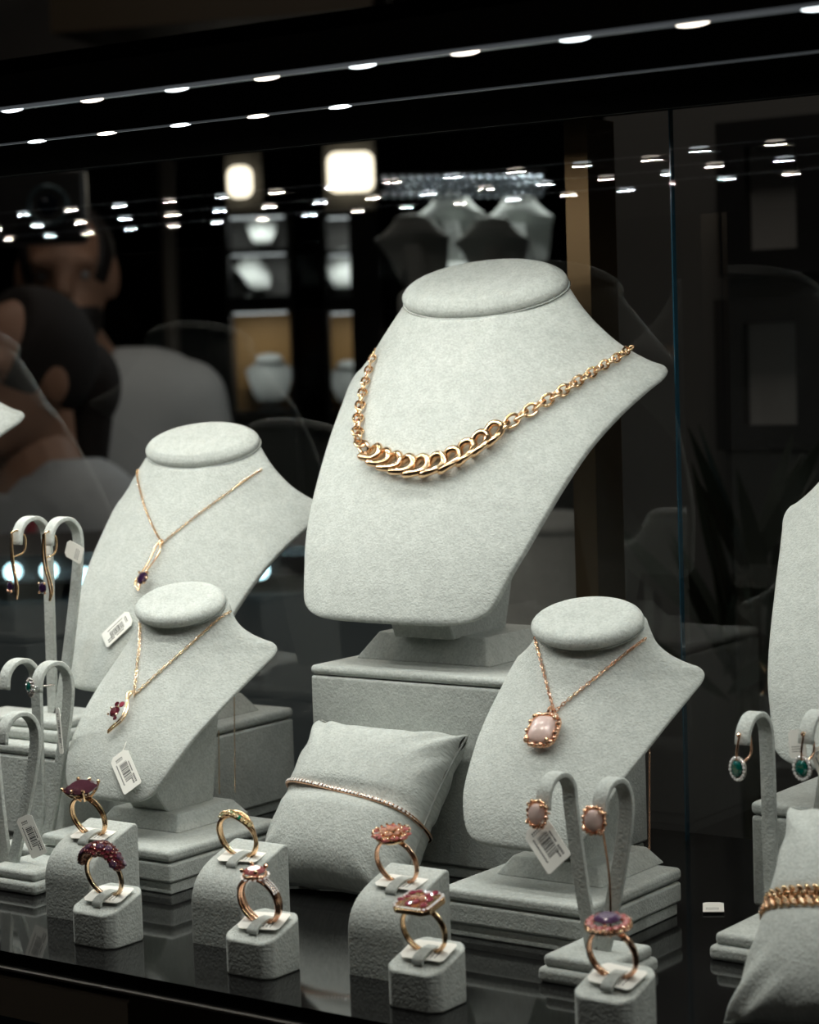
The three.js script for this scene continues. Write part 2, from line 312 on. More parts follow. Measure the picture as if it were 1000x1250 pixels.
// path over the chest: right half given by pixels seen in the photograph, the left half is its mirror image
function chestPath(b, half, lift, rest) {
  const loc = half.map(([px, py]) => chestPixel(b, px, py)).filter(Boolean); 
  const all = rest ? [...loc, ...rest.map(p => V(p[0], p[1], 0))] : [...loc, ...loc.slice(0, -1).reverse().map(p => V(-p.x, p.y, p.z))];
  const pts = [], nrm = [], samples = [];
  if (rest) samples.push(...new THREE.CatmullRomCurve3(all, false, 'centripetal').getSpacedPoints(90));
  else {                                                     // two straight halves meeting at the pendant
    const v = loc[loc.length - 1], e = loc[0], side = (from, to) => { for (let i = 0; i < 45; i++) samples.push(from.clone().lerp(to, i / 45)); };
    side(e, v); side(v, V(-e.x, e.y, 0)); samples.push(V(-e.x, e.y, 0));
  }
  for (const q of samples) { const h = chestPoint(b, q.x, q.y, lift); if (h) { pts.push(h.p); nrm.push(h.n); } }
  return { pts, nrm };
}
function alongPath({ pts, nrm }) {
  const d = [0]; for (let i = 1; i < pts.length; i++) d.push(d[i - 1] + pts[i].distanceTo(pts[i - 1]));
  const L = d[d.length - 1];
  return { L, at(s) { s = Math.min(L - 1e-6, Math.max(0, s)); let i = 1; while (d[i] < s) i++; const f = (s - d[i - 1]) / (d[i] - d[i - 1]); return { p: pts[i - 1].clone().lerp(pts[i], f), t: pts[i].clone().sub(pts[i - 1]).normalize(), n: nrm[i - 1].clone().lerp(nrm[i], f).normalize() }; } };
}
// fine cable chain along a path of points: tiny links, each turned a quarter against the last, joined into one piece
const tinyLink = new THREE.TorusGeometry(1, 0.34, 5, 8).scale(1.25, 0.8, 1);
function fineChain(path, r = 0.00055, twist = 0.5) {
  const a = alongPath(path), step = r * 2.0, list = [];
  for (let s = 0, k = 0; s < a.L; s += step, k++) { const f = a.at(s), m = frameAt(f.p, f.t, f.n, r).multiply(M4().makeRotationX(k % 2 ? 0.9 : -0.9)); list.push(xf(tinyLink, m)); }
  return merge(list);
}
const straight = (pts, n = V(0, 0, 1)) => { const c = curve(pts).getSpacedPoints(60); return { pts: c, nrm: c.map(() => n) }; };

// printed tags (flat print: bars and small marks)
function tagTexture(kind) {
  const c = document.createElement('canvas'); c.width = 160; c.height = 256; const g = c.getContext('2d');
  g.fillStyle = '#e9e8e0'; g.fillRect(0, 0, 160, 256); g.fillStyle = '#1b1d1d'; let s = 5 + kind; const r = () => { s = (s * 16807) % 2147483647; return s / 2147483647; };
  if (kind < 2) {
    for (let y = 70; y < 196;) { const h = 2 + Math.floor(r() * 6); g.fillRect(52, y, 66, h); y += h + 2 + Math.floor(r() * 5); }
    for (let y = 62; y < 200; y += 9) g.fillRect(26 + (y % 2) * 2, y, 9, 6);
    for (let y = 84; y < 150; y += 10) g.fillRect(126, y, 9, 6 + Math.floor(r() * 3));
    for (let y = 170; y < 222; y += 12) { g.fillRect(122, y, 13, 8); if (y > 190) g.fillRect(102, y, 12, 8); }
    for (let x = 40; x < 100; x += 12) { g.fillRect(x, 30, 8, 9); g.fillRect(x, 44, 8, 5); }
  } else {
    for (let i = 0; i < 3; i++) for (let x = 24; x < 120; x += 8 + Math.floor(r() * 5)) g.fillRect(x, 150 + i * 22, 6, 9);
  }
  const t = new THREE.CanvasTexture(c); t.colorSpace = THREE.SRGBColorSpace; t.magFilter = THREE.LinearFilter; return t;
}
const tagMats = [0, 1, 2].map(k => new THREE.MeshStandardMaterial({ map: tagTexture(k), roughness: 0.75 }));
function tagGeo(w, h, cut = 0) {
  const s = new THREE.Shape(), W = w / 2, H = h / 2, c = Math.min(w, h) * 0.18; s.moveTo(-W + cut, -H); s.lineTo(W - cut, -H); s.lineTo(W, -H + cut); s.lineTo(W, H - c); s.lineTo(W - c, H); s.lineTo(-W + c, H); s.lineTo(-W, H - c); s.lineTo(-W, -H + cut); s.closePath();
  const g = new THREE.ExtrudeGeometry(s, { depth: 0.0003, bevelEnabled: false }), p = g.attributes.position, uv = g.attributes.uv;
  for (let i = 0; i < p.count; i++) uv.setXY(i, p.getX(i) / w + 0.5, p.getY(i) / h + 0.5); return g;
}
function hangTag(label, p, n, roll, w, h, kind, stringTo) {    // hangs or leans with its face along n
  const t = thing('price_tag', label, 'price tag', [p.x, p.y, p.z]);
  const up = V(0, 1, 0), z = n.clone().normalize(), x = new THREE.Vector3().crossVectors(up, z).normalize(), y = new THREE.Vector3().crossVectors(z, x);
  const q = new THREE.Quaternion().setFromRotationMatrix(M4().makeBasis(x, y, z)).multiply(new THREE.Quaternion().setFromAxisAngle(V(0, 0, 1), roll));
  const card = mesh('card', tagGeo(w, h, 0.0008), tagMats[kind], t); card.quaternion.copy(q);
  if (stringTo) { const top = V(0, h / 2 - 0.001, 0.0002).applyQuaternion(q), e = stringTo.clone().sub(p); mesh('string', tube([top, top.clone().lerp(e, 0.5).add(V(0.0006, -0.0008, 0.0006)), e], 0.00022, 12, 5), paper, t); }
  return t;
}

// ---------------------------------------------------------------- the thick curb chain on the largest bust
{
  const half = [[768, 429], [757, 437], [735, 450], [700, 472], [660, 497], [625, 518], [595, 540], [560, 562], [537, 571], [513, 574], [484, 569], [460, 558], [444, 542]];
  const path = chestPath(bustBig, half, 0.0018, [[-0.0500, 0.1150], [-0.0560, 0.1290], [-0.0590, 0.1400], [-0.0600, 0.1500]]), a = alongPath(path);
  const t = thing('gold_necklace', 'thick graduated gold curb chain lying on the largest bust', 'necklace', path.pts[45].toArray());
  const oval = (tw, rr) => new THREE.TubeGeometry(new THREE.CatmullRomCurve3(Array.from({ length: 16 }, (_, i) => { const q = i / 16 * Math.PI * 2; return V(Math.cos(q) * 1.18, Math.sin(q) * 0.84, Math.sin(2 * q) * tw); }), true), 28, rr, 7, true);
  const bigLink = oval(0.22, 0.34), fineLink = oval(0.10, 0.27);
  for (let s = 0.0005, k = 0; s < a.L;) {
    const u = s / a.L, c = Math.abs(u - 0.5) * 2, big = c < 0.34, r = big ? lerp(0.0058, 0.0050, c / 0.34) : lerp(0.0034, 0.0020, (c - 0.34) / 0.66);
    const f = a.at(s), q = f.p.clone().sub(t.position).addScaledVector(f.n, r * 0.25);
    const m = mesh('link', big ? bigLink : fineLink, gold, t); k++;
    m.applyMatrix4(frameAt(q, f.t, f.n, r).multiply(M4().makeRotationZ(big ? 0.62 : 0.2)).multiply(M4().makeRotationX(big ? 0.42 : (k % 2 ? 0.75 : -0.35))));
    s += r * (big ? 1.55 : 1.62);
  }
}

// ---------------------------------------------------------------- pendants on fine chains
function pendantNecklace(name, label, b, half, mat, r, wrapUp) {
  const path = chestPath(b, half, r * 1.1), mid = path.pts.reduce((k, p, i) => p.y < path.pts[k].y ? i : k, 0), m = path.pts[mid].clone();
  const t = thing(name, label, 'necklace', m.toArray());
  const off = { pts: path.pts.map(p => p.clone().sub(m)), nrm: path.nrm };
  mesh('chain', fineChain(off, r), mat, t);
  const n = path.nrm[mid].clone();
  const g = new THREE.Group(); g.name = 'pendant'; t.add(g);
  const x = V(1, 0, 0).addScaledVector(n, -n.x).normalize(), y = new THREE.Vector3().crossVectors(n, x);
  g.quaternion.setFromRotationMatrix(M4().makeBasis(x, y, n)); g.position.copy(n).multiplyScalar(0.001);
  return { t, g, m, n };
}
let rosePend, garnetPend, swirlPend;
{
  const { t, g, m } = rosePend = pendantNecklace('pendant_necklace', 'rose gold chain with a cushion rose quartz pendant in a beaded frame', bustRose, [[786, 781], [765, 800], [740, 821], [715, 842], [692, 861], [678, 870]], roseGold, 0.00085);
  mesh('bail', new THREE.TorusGeometry(0.0016, 0.0007, 8, 20).rotateY(Math.PI / 2).translate(0, -0.0012, 0.0015), roseGold, g);
  const c = [0, -0.0108, 0.0028];
  mesh('gemstone', mm(new THREE.SphereGeometry(1, 32, 20)).scale(6.1, 6.5, 2.6).translate(...c), roseQuartz, g).userData.label = 'milky pink cushion stone';
  const p = g.children[1].geometry.attributes.position;
  for (let i = 0; i < p.count; i++) { const X = p.getX(i), Y = p.getY(i) - c[1], a = Math.atan2(Y, X), f = 1 / Math.pow(Math.abs(Math.cos(a)) ** 3.4 + Math.abs(Math.sin(a)) ** 3.4, 1 / 3.4); p.setX(i, X * f * 0.97); p.setY(i, c[1] + Y * f * 0.97); }
  g.children[1].geometry.computeVertexNormals();
  const fr = ringPts(22, 6.9, 7.3, (x, y, a, i) => [bead(0.00105 + 0.0003 * (i % 2), x / 1000, c[1] + y / 1000, 0.0020 + 0.0006 * (i % 2))], 1.3).flat();
  fr.push(tube(ringPts(24, 6.9, 7.3, (x, y) => V(x / 1000, c[1] + y / 1000, 0.0012), 1.3), 0.0007, 60, 6, true));
  for (const [sx, sy] of [[1, 1], [-1, 1], [1, -1], [-1, -1]]) fr.push(bead(0.0011, sx * 0.0050, c[1] + sy * 0.0053, 0.0040));
  mesh('frame', merge(fr), roseGold, g);
  const tl = onAxis(793, 915, 'z', -0.0415), bl = onAxis(793, 1038, 'z', -0.0415);
  mesh('chain_tail', fineChain(straight([tl.clone().sub(m), bl.clone().sub(m)], V(1, 0, 0)), 0.0005), roseGold, t);
}
{
  const { t, g, m } = garnetPend = pendantNecklace('pendant_necklace', 'gold chain with a garnet drop in a thin looped mount', bustGarnet, [[279, 748], [262, 766], [235, 788], [205, 815], [182, 834], [165, 850]], paleGold, 0.00085);
  mesh('bail', tube([[0, 0.001, 0.001], [0.0012, -0.0010, 0.002], [0, -0.0042, 0.0016], [-0.0012, -0.0010, 0.002]], 0.0006, 24, 6, true), paleGold, g);
  mesh('loop', merge([tube([[0.0004, -0.004, 0.0016], [0.0030, -0.009, 0.0014], [0.0028, -0.0150, 0.0012], [-0.001, -0.020, 0.0012], [-0.0030, -0.0225, 0.001]], 0.00055, 30, 6), tube([[0.0002, -0.004, 0.0020], [0.0018, -0.009, 0.0020], [0.0016, -0.0150, 0.0018], [-0.002, -0.019, 0.0014], [-0.0035, -0.0215, 0.001]], 0.00045, 30, 6)]), paleGold, g);
  for (const [x, y, r, mt] of [[-0.0024, -0.0120, 0.0030, garnet], [0.0, -0.0078, 0.0017, redPink], [-0.0034, -0.0078, 0.0014, garnet], [-0.0002, -0.0155, 0.0012, garnet]]) mesh('gemstone', gemGeo(r, r).translate(x, y, 0.0034), mt, g);
  mesh('claws', merge([[-0.0050, -0.0105], [-0.0050, -0.0140], [0.0004, -0.0138], [-0.001, -0.0095]].map(([x, y]) => bead(0.0006, x, y, 0.0042))), paleGold, g);
  for (const [px, y0] of [[286, 842], [267, 893]]) {
    const a = onAxis(px, y0, 'z', -0.045).sub(m), b = onAxis(px + 1, 968, 'z', -0.045).sub(m);
    mesh('chain_tail', fineChain(straight([a, b], V(1, 0, 0)), 0.00042), paleGold, t);
  }
}
{
  const { g } = swirlPend = pendantNecklace('pendant_necklace', 'thin yellow gold chain with a long swirl pendant and dark purple stone', bustSwirl, [[341, 556], [318, 575], [290, 597], [260, 618], [228, 643], [199, 664]], gold, 0.00075);
  mesh('bail', new THREE.TorusGeometry(0.0014, 0.0006, 8, 18).rotateY(Math.PI / 2), gold, g);
  const sw = k => [[k * 0.0010, -0.001, 0.0012], [k * 0.0022 + 0.0004, -0.006, 0.0014], [k * 0.0016 - 0.001, -0.012, 0.0014], [k * 0.0012 - 0.0036, -0.018, 0.0014], [k * 0.002 - 0.0050, -0.024, 0.0014], [-0.0030, -0.0285, 0.0014]];
  mesh('loop', merge([tube(sw(1), 0.00055, 40, 6), tube(sw(-1), 0.00055, 40, 6)]), gold, g);
  mesh('gemstone', gemGeo(0.0036, 0.0036).translate(-0.0010, -0.0222, 0.0034), darkPurple, g).userData.label = 'dark purple faceted stone';
  mesh('claws', merge([[1, 1], [-1, 1], [1, -1], [-1, -1], [1.3, 0]].map(([x, y]) => bead(0.0008, -0.001 + x * 0.0028, -0.0222 + y * 0.0028, 0.0042))), gold, g);
}
// paper tags that belong to the pendants and earrings
{
  const c1 = chestPixel(bustGarnet, 156, 943), h1 = chestPoint(bustGarnet, c1.x, c1.y, 0.0016), s1 = chestPixel(bustGarnet, 158, 908), w1 = chestPoint(bustGarnet, s1.x, s1.y, 0.0025);
  hangTag('white barcode tag on a string lying on the garnet pendant bust', h1.p, h1.n, 0.72, 0.0105, 0.0215, 0, w1.p);
  const c2 = chestPixel(bustSwirl, 146, 769), h2 = c2 ? chestPoint(bustSwirl, c2.x, c2.y, 0.0016) : { p: onAxis(146, 769, 'z', -0.04), n: V(-0.3, 0.2, 0.9) };
  hangTag('white barcode tag half hidden beside the neck of the garnet pendant bust', h2.p, h2.n, -0.75, 0.0105, 0.0200, 1);
}

// ---------------------------------------------------------------- ring stands, rings and their tags
function outline(w, d, c) {                                 // rounded rectangle in plan, corner c
  const s = new THREE.Shape(), W = w / 2, D = d / 2;
  s.moveTo(-W + c, -D); s.lineTo(W - c, -D); s.quadraticCurveTo(W - c * 0.3, -D + c * 0.3, W, -D + c); s.lineTo(W, D - c); s.quadraticCurveTo(W - c * 0.3, D - c * 0.3, W - c, D); s.lineTo(-W + c, D); s.quadraticCurveTo(-W + c * 0.3, D - c * 0.3, -W, D - c); s.lineTo(-W, -D + c); s.quadraticCurveTo(-W + c * 0.3, -D + c * 0.3, -W + c, -D); return s;
}
const SLOPE = Math.tan(R(18));
function cubeGeo() {                                        // low block, top slanting down to the front
  const w = 25, d = 23.5, hb = 22, g = new THREE.ExtrudeGeometry(outline(w - 2, d - 2, 4), { depth: hb - 2, bevelEnabled: true, bevelSize: 1, bevelThickness: 1, bevelSegments: 3, curveSegments: 4 }).rotateX(-Math.PI / 2).translate(0, 1, 0), p = g.attributes.position;
  for (let i = 0; i < p.count; i++) if (p.getY(i) > hb / 2) p.setY(i, p.getY(i) - (p.getZ(i) + d / 2) * SLOPE);
  g.deleteAttribute('normal'); mm(g); const m = mergeVertices(g); m.deleteAttribute('uv'); const q = mergeVertices(m, 1e-5); q.computeVertexNormals(); return uvm(q.toNonIndexed());
}
function riserGeo() {                                       // tall block with a rounded front
  const d = 30, hb = 37, s = new THREE.Shape(); s.moveTo(-d / 2, 0); s.lineTo(-d / 2, hb - 1.5); s.quadraticCurveTo(-d / 2, hb, -d / 2 + 2, hb - 0.4); s.lineTo(1, hb - 5.2); s.bezierCurveTo(9, hb - 8, d / 2, hb - 13, d / 2, hb - 22); s.lineTo(d / 2, 0); s.closePath();
  return uvm(mm(new THREE.ExtrudeGeometry(s, { depth: 28 - 2, bevelEnabled: true, bevelSize: 0.9, bevelThickness: 1, bevelSegments: 3, curveSegments: 14 }).translate(0, 0.9, -13).rotateY(-Math.PI / 2)));
}
const CUBE = cubeGeo(), RISER = riserGeo();
const tabGeo = (() => { const s = new THREE.Shape(); s.moveTo(-7, 0.2); s.quadraticCurveTo(-2, 2.2, 3, 1.4); s.quadraticCurveTo(5.6, 0.8, 5.6, -1.0); s.lineTo(4.4, -1.2); s.quadraticCurveTo(4.4, 0.2, 2.6, 0.5); s.quadraticCurveTo(-2, 1.2, -7, -0.6); s.closePath(); return uvm(mm(new THREE.ExtrudeGeometry(s, { depth: 5, bevelEnabled: false, curveSegments: 6 }).translate(0, 0, -2.5).rotateY(-Math.PI / 2))); })();
const ringTagGeo = tagGeo(0.0125, 0.020, 0.0012);
function ringStand(tall, label, x, z) {
  const t = thing('ring_stand', label, 'ring stand', [x, 0, z]);
  mesh('block', tall ? RISER : CUBE, suede, t);
  // slot point on the sloping top, in the stand's coordinates
  const sz = tall ? -0.002 : -0.001, sy = tall ? 0.0335 : 0.022 - (sz + 0.01175) * SLOPE;
  const tab = mesh('tab', tabGeo, suede, t); tab.position.set(0.0008, sy + 0.0006, sz + 0.0035); tab.rotation.x = R(17); 
  return { x, y: sy, z: z + sz, tall };
}
function ringTag(label, S, turn = 0) {
  const t = thing('price_tag', label, 'price tag', [S.x + 0.0005, S.y + 0.0014, S.z + 0.0006]); t.rotation.set(R(S.tall ? 11 : 18), 0, 0);
  const c = mesh('card', ringTagGeo, tagMats[2], t); c.rotation.set(-Math.PI / 2, 0, Math.PI / 2 + turn); return t;
}
const RB = 9.6;                                             // radius of a band, in millimetres
function ringAt(name, label, S, lean = 15, yaw = 0) {
  const t = thing(name, label, 'ring', [S.x, S.y + 0.0016, S.z]); t.rotation.set(R(lean), R(yaw), 0, 'YXZ');
  const g = new THREE.Group(); g.name = 'head'; t.add(g); g.position.y = (RB * 1.86) / 1000; g.rotation.x = -Math.PI / 2; g.scale.setScalar(1.14); return { t, g };   // head: z of the group points out of the finger
}
const bandGeo = (r0, flat = 1, rise = 0) => { const g = new THREE.TorusGeometry(RB, r0 * 1.2, 8, 72), p = g.attributes.position; for (let i = 0; i < p.count; i++) { p.setZ(i, p.getZ(i) * flat * (1 + rise * Math.max(0, p.getY(i) / RB))); } g.computeVertexNormals(); return mm(g.translate(0, RB * 0.90, 0)); };
const gems = (list, mat, parent, name = 'gemstones') => mesh(name, merge(list), mat, parent);
const CX = { A: -0.0725, B: 0.0140, C: 0.0970, D: 0.1755 }, CZ = { A: 0.1165, B: 0.1185, C: 0.1220, D: 0.1165 };
const sA = ringStand(false, 'low grey suede ring block holding the garnet cluster ring', CX.A, CZ.A), sB = ringStand(false, 'low grey suede ring block holding the pink oval ring with pave shoulders', CX.B, CZ.B);
const sC = ringStand(false, 'low grey suede ring block holding the square pink ring', CX.C, CZ.C), sD = ringStand(false, 'low grey suede ring block holding the amethyst halo ring', CX.D, CZ.D);
const tA = ringStand(true, 'tall rounded ring stand behind the garnet cluster ring', -0.113, 0.0835), tB = ringStand(true, 'tall rounded ring stand holding the emerald twist ring', -0.0255, 0.0850), tC = ringStand(true, 'tall rounded ring stand holding the oval pink cluster ring', 0.0610, 0.0900);
ringTag('small white tag under the garnet cluster ring', sA, 0.1); ringTag('small white tag under the pink oval ring with pave shoulders', sB, 0.15); ringTag('small white tag under the square pink ring', sC, 0.05); ringTag('small white tag under the amethyst halo ring', sD, -0.1);
ringTag('small white tag under the cushion garnet ring', tA, 0.1); ringTag('small white tag under the emerald twist ring', tB, 0.2); ringTag('small white tag under the oval pink cluster ring', tC, 0);
{ // cushion solitaire
  const { t, g } = ringAt('gold_ring', 'gold ring with a large cushion-cut purple garnet', tA, 17);
  mesh('band', merge([bandGeo(0.75, 1.2), bandGeo(0.45, 1).translate(0, 0, 0.0013)]), gold, t);
  mesh('gemstone', gemGeo(0.0066, 0.0056, 0.6, 0.62, 12, 1).translate(0, 0, 0.0040), gemMat(0.11, 0.038, 0.055, 0.45), g);
  const cl = []; for (const [x, y] of [[1, 1], [-1, 1], [1, -1], [-1, -1], [0, 1.15], [0, -1.15]]) { cl.push(tube([[x * 0.0018, y * 0.0016, -0.0006], [x * 0.0042, y * 0.0036, 0.0022], [x * 0.0055, y * 0.0046, 0.0050]], 0.00045, 8, 6), bead(0.0008, x * 0.0054, y * 0.0046, 0.0052)); }
  cl.push(tube(ringPts(16, 4.6, 4.0, (x, y) => V(x / 1000, y / 1000, 0.0018)), 0.0004, 32, 6, true)); mesh('claws', merge(cl), gold, g);
}
{ // garnet cluster, a dome running down both shoulders
  const { t, g } = ringAt('gold_ring', 'gold ring with a domed cluster of small red garnets', sA, 14);
  mesh('band', bandGeo(0.8, 1.2), paleGold, t);
  const list = [], list2 = [], bd = [], dome = [];
  for (let i = 0; i < 15; i++) for (let j = 0; j < 6; j++) {
    const a = R(-66 + 132 * (i + (j % 2) * 0.5) / 14.5), v = (j - 2.5) / 2.5 + 0.30 * Math.sin(a * 1.5), wv = 4.6 * Math.cos(a * 0.95) + 1.6, rad = RB + 1.6 + 3.6 * Math.cos(a) * (1 - 0.45 * v * v); if (Math.abs(v) > 1.12) continue;
    const q = V(Math.sin(a) * rad, Math.cos(a) * rad + RB * 0.90, v * wv * 0.80).multiplyScalar(0.001), n = V(Math.sin(a), Math.cos(a), v * 0.7).normalize(), k = (i * 5 + j * 3) % 7, r = k === 0 ? 0.0018 : 0.00105;
    (k === 0 ? list2 : list).push(xf(gemGeo(r, r, 0.5, 0.58, 7), frameAt(q, V(Math.cos(a), -Math.sin(a), 0), n)));
    bd.push(bead(0.00032, q.x + 0.0007 * Math.cos(a), q.y - 0.0007 * Math.sin(a) + 0.0004, q.z + 0.0006));
    dome.push(xf(new THREE.SphereGeometry(0.0011, 7, 5), M4().setPosition(q.clone().addScaledVector(n, -0.0011))));
  }
  mesh('setting', merge(dome), std(0.35, 0.20, 0.16, 0.35, 1), t); gems(list, garnet, t); gems(list2, gemMat(0.16, 0.08, 0.15), t).userData.label = 'larger violet stones'; mesh('grains', merge(bd), roseGold, t);
}
{ // emerald twist
  const { t, g } = ringAt('gold_ring', 'gold ring of two twisted bands with small emeralds and pale stones', tB, 15);
  const arc = (ph, out) => Array.from({ length: 40 }, (_, i) => { const a = i / 40 * Math.PI * 2, up = Math.max(0, Math.cos(a)); return V(Math.sin(a) * (RB + 0.6 * up), Math.cos(a) * (RB + 1.0 * up) + RB * 0.90, 2.1 * (0.35 + 0.65 * up) * Math.sin(a * 1.5 + ph) + out).multiplyScalar(0.001); });
  mesh('band', merge([tube(arc(0.9, 0), 0.00085, 90, 7, true), tube(arc(-2.1, 0), 0.00085, 90, 7, true), bandGeo(0.6, 1.6)]), gold, t);
  const E1 = [], Y = [], bd = [];
  for (let i = 0; i < 13; i++) { const a = R(-52 + 104 * i / 12), rad = RB + 1.7, q = V(Math.sin(a) * rad, Math.cos(a) * rad + RB * 0.90, 1.8 * Math.sin(a * 2.2 + 0.6)).multiplyScalar(0.001); (i < 3 || i === 6 || i === 9 ? E1 : Y).push(xf(gemGeo(0.0012, 0.0012, 0.5, 0.58, 7), frameAt(q, V(Math.cos(a), -Math.sin(a), 0), V(Math.sin(a), Math.cos(a), 0.35)))); bd.push(bead(0.0005, q.x, q.y + 0.0009, q.z + 0.0010), bead(0.0005, q.x + 0.0008, q.y + 0.0006, q.z - 0.0009)); }
  gems(E1, gemMat(0.0, 0.30, 0.16, 0.4), t).userData.label = 'small emeralds'; gems(Y, gemMat(0.85, 0.80, 0.50), t).userData.label = 'pale yellow stones'; mesh('grains', merge(bd), paleGold, t);
}
{ // oval with pave shoulders
  const { t, g } = ringAt('gold_ring', 'rose gold ring with an oval pink stone and pave shoulders', sB, 12);
  mesh('band', merge([bandGeo(0.85, 1.5, 0.5), bandGeo(0.5, 1).translate(0, 0, 0.0016), bandGeo(0.5, 1).translate(0, 0, -0.0016)]), roseGold, t);
  const D = []; for (const sg of [-1, 1]) for (let i = 0; i < 8; i++) for (const z of [-1.1, 0.1, 1.3]) { const a = sg * R(26 + 5.4 * i), rad = RB + 1.0, q = V(Math.sin(a) * rad, Math.cos(a) * rad + RB * 0.90, z).multiplyScalar(0.001); D.push(xf(gemGeo(0.0006, 0.0006, 0.5, 0.58, 6), frameAt(q, V(Math.cos(a), -Math.sin(a), 0), V(Math.sin(a), Math.cos(a), 0)))); }
  gems(D, diamond, t, 'pave_stones').userData.label = 'small clear stones along the shoulders';
  mesh('gemstone', gemGeo(0.0042, 0.0035, 0.55, 0.6, 12).translate(0, 0, 0.0030), gemMat(0.62, 0.22, 0.22), g);
  const cl = [tube(ringPts(18, 4.2, 3.6, (x, y) => V(x / 1000, y / 1000, 0.0018)), 0.0006, 36, 6, true)]; for (const [x, y] of [[1, 1], [-1, 1], [1, -1], [-1, -1]]) cl.push(bead(0.0009, x * 0.0031, y * 0.0027, 0.0040)); mesh('claws', merge(cl), roseGold, g);
  gems(ringPts(16, 5.0, 4.3, (x, y) => gemGeo(0.0007, 0.0007, 0.5, 0.58, 6).translate(x / 1000, y / 1000, 0.0012)), diamond, g, 'halo');
}
{ // oval pink cluster
  const { t, g } = ringAt('gold_ring', 'rose gold ring with an oval cluster of pink and peach stones', tC, 15);
  mesh('band', merge([bandGeo(0.65, 1.2), bandGeo(0.4, 1).translate(0, 0, 0.0011)]), roseGold, t);
  gems(ringPts(11, 6.2, 4.9, (x, y, a, i) => gemGeo(0.0016, 0.0014, 0.55, 0.58, 8).translate(x / 1000, y / 1000, 0.0024 + 0.0006 * (i % 2))), pinkGem, g).userData.label = 'pink stones round the rim';
  gems(ringPts(7, 3.4, 2.6, (x, y, a, i) => gemGeo(0.0014, 0.0013, 0.55, 0.58, 8).translate(x / 1000, y / 1000, 0.0036)).concat([gemGeo(0.0016, 0.0016, 0.5, 0.58, 8).translate(0, 0, 0.0044)]), peachGem, g).userData.label = 'peach stones in the middle';
  mesh('setting', merge([new THREE.SphereGeometry(1, 24, 12).scale(0.0062, 0.0050, 0.0020).translate(0, 0, 0.0014), ...ringPts(18, 6.9, 5.5, (x, y) => bead(0.0005, x / 1000, y / 1000, 0.0034)), ...ringPts(12, 4.6, 3.6, (x, y) => bead(0.00045, x / 1000, y / 1000, 0.0046))]), gold, g);
}
{ // square pink with clear border
  const { t, g } = ringAt('gold_ring', 'rose gold ring with a square panel of pink stones in a clear border', sC, 14);
  mesh('band', merge([bandGeo(0.7, 1.3), bandGeo(0.4, 1).translate(0, 0, 0.0011)]), gold, t);
  const cells = []; for (let i = -1.5; i <= 1.5; i++) for (let j = -1; j <= 1; j++) cells.push(gemGeo(0.0014, 0.0015, 0.5, 0.45, 8).rotateZ(i + j).rotateX(0.25 * Math.sin(i * 5 + j)).translate(i * 0.0030, j * 0.0033, 0.0034 + 0.0005 * Math.cos(i * 3 + j * 2)));
  gems(cells.filter((_, k) => ![4, 7].includes(k)), redPink, g).userData.label = 'red-pink stones'; gems(cells.filter((_, k) => [4, 7].includes(k)), peachGem, g).userData.label = 'two peach stones';
  gems(ringPts(34, 6.9, 5.9, (x, y) => gemGeo(0.0007, 0.0007, 0.5, 0.58, 6).translate(x / 1000, y / 1000, 0.0025), 4), diamond, g, 'border_stones').userData.label = 'tiny clear stones';
  mesh('setting', merge([new THREE.ExtrudeGeometry(outline(14.6, 12.6, 2.4), { depth: 1.2, bevelEnabled: true, bevelSize: 0.3, bevelThickness: 0.3, bevelSegments: 2 }).scale(0.001, 0.001, 0.001).translate(0, 0, 0.0006), ...[[-1, -1], [1, -1], [1, 1], [-1, 1]].map(([x, y]) => tube([[x * 0.0012, y * 0.001, -0.0012], [x * 0.005, y * 0.0042, 0.0008]], 0.0005, 6, 6))]), gold, g);
}
{ // amethyst halo
  const { t, g } = ringAt('gold_ring', 'rose gold ring with an oval amethyst in a pink halo', sD, 13);
  mesh('band', merge([bandGeo(0.75, 1.4), bandGeo(0.45, 1).translate(0, 0, 0.0013), bead(0.0013, 0.0085, 0.0125, 0)]), roseGold, t);
  mesh('gemstone', gemGeo(0.0046, 0.0036, 0.55, 0.6, 12).translate(0, 0, 0.0040), amethyst, g);
  gems(ringPts(14, 6.2, 5.0, (x, y) => gemGeo(0.0013, 0.0012, 0.5, 0.58, 8).translate(x / 1000, y / 1000, 0.0030)), pinkGem, g, 'halo').userData.label = 'pink stones';
  mesh('setting', merge([tube(ringPts(24, 7.3, 6.1, (x, y) => V(x / 1000, y / 1000, 0.0016)), 0.0007, 60, 6, true), tube(ringPts(24, 5.4, 4.3, (x, y) => V(x / 1000, y / 1000, 0.0022)), 0.0006, 60, 6, true), ...ringPts(26, 7.3, 6.1, (x, y) => bead(0.0006, x / 1000, y / 1000, 0.0024)), ...[[-1, -1], [1, -1], [1, 1], [-1, 1]].map(([x, y]) => tube([[x * 0.0012, y * 0.001, -0.0012], [x * 0.0045, y * 0.0038, 0.0014]], 0.0005, 6, 6))]), roseGold, g);
}

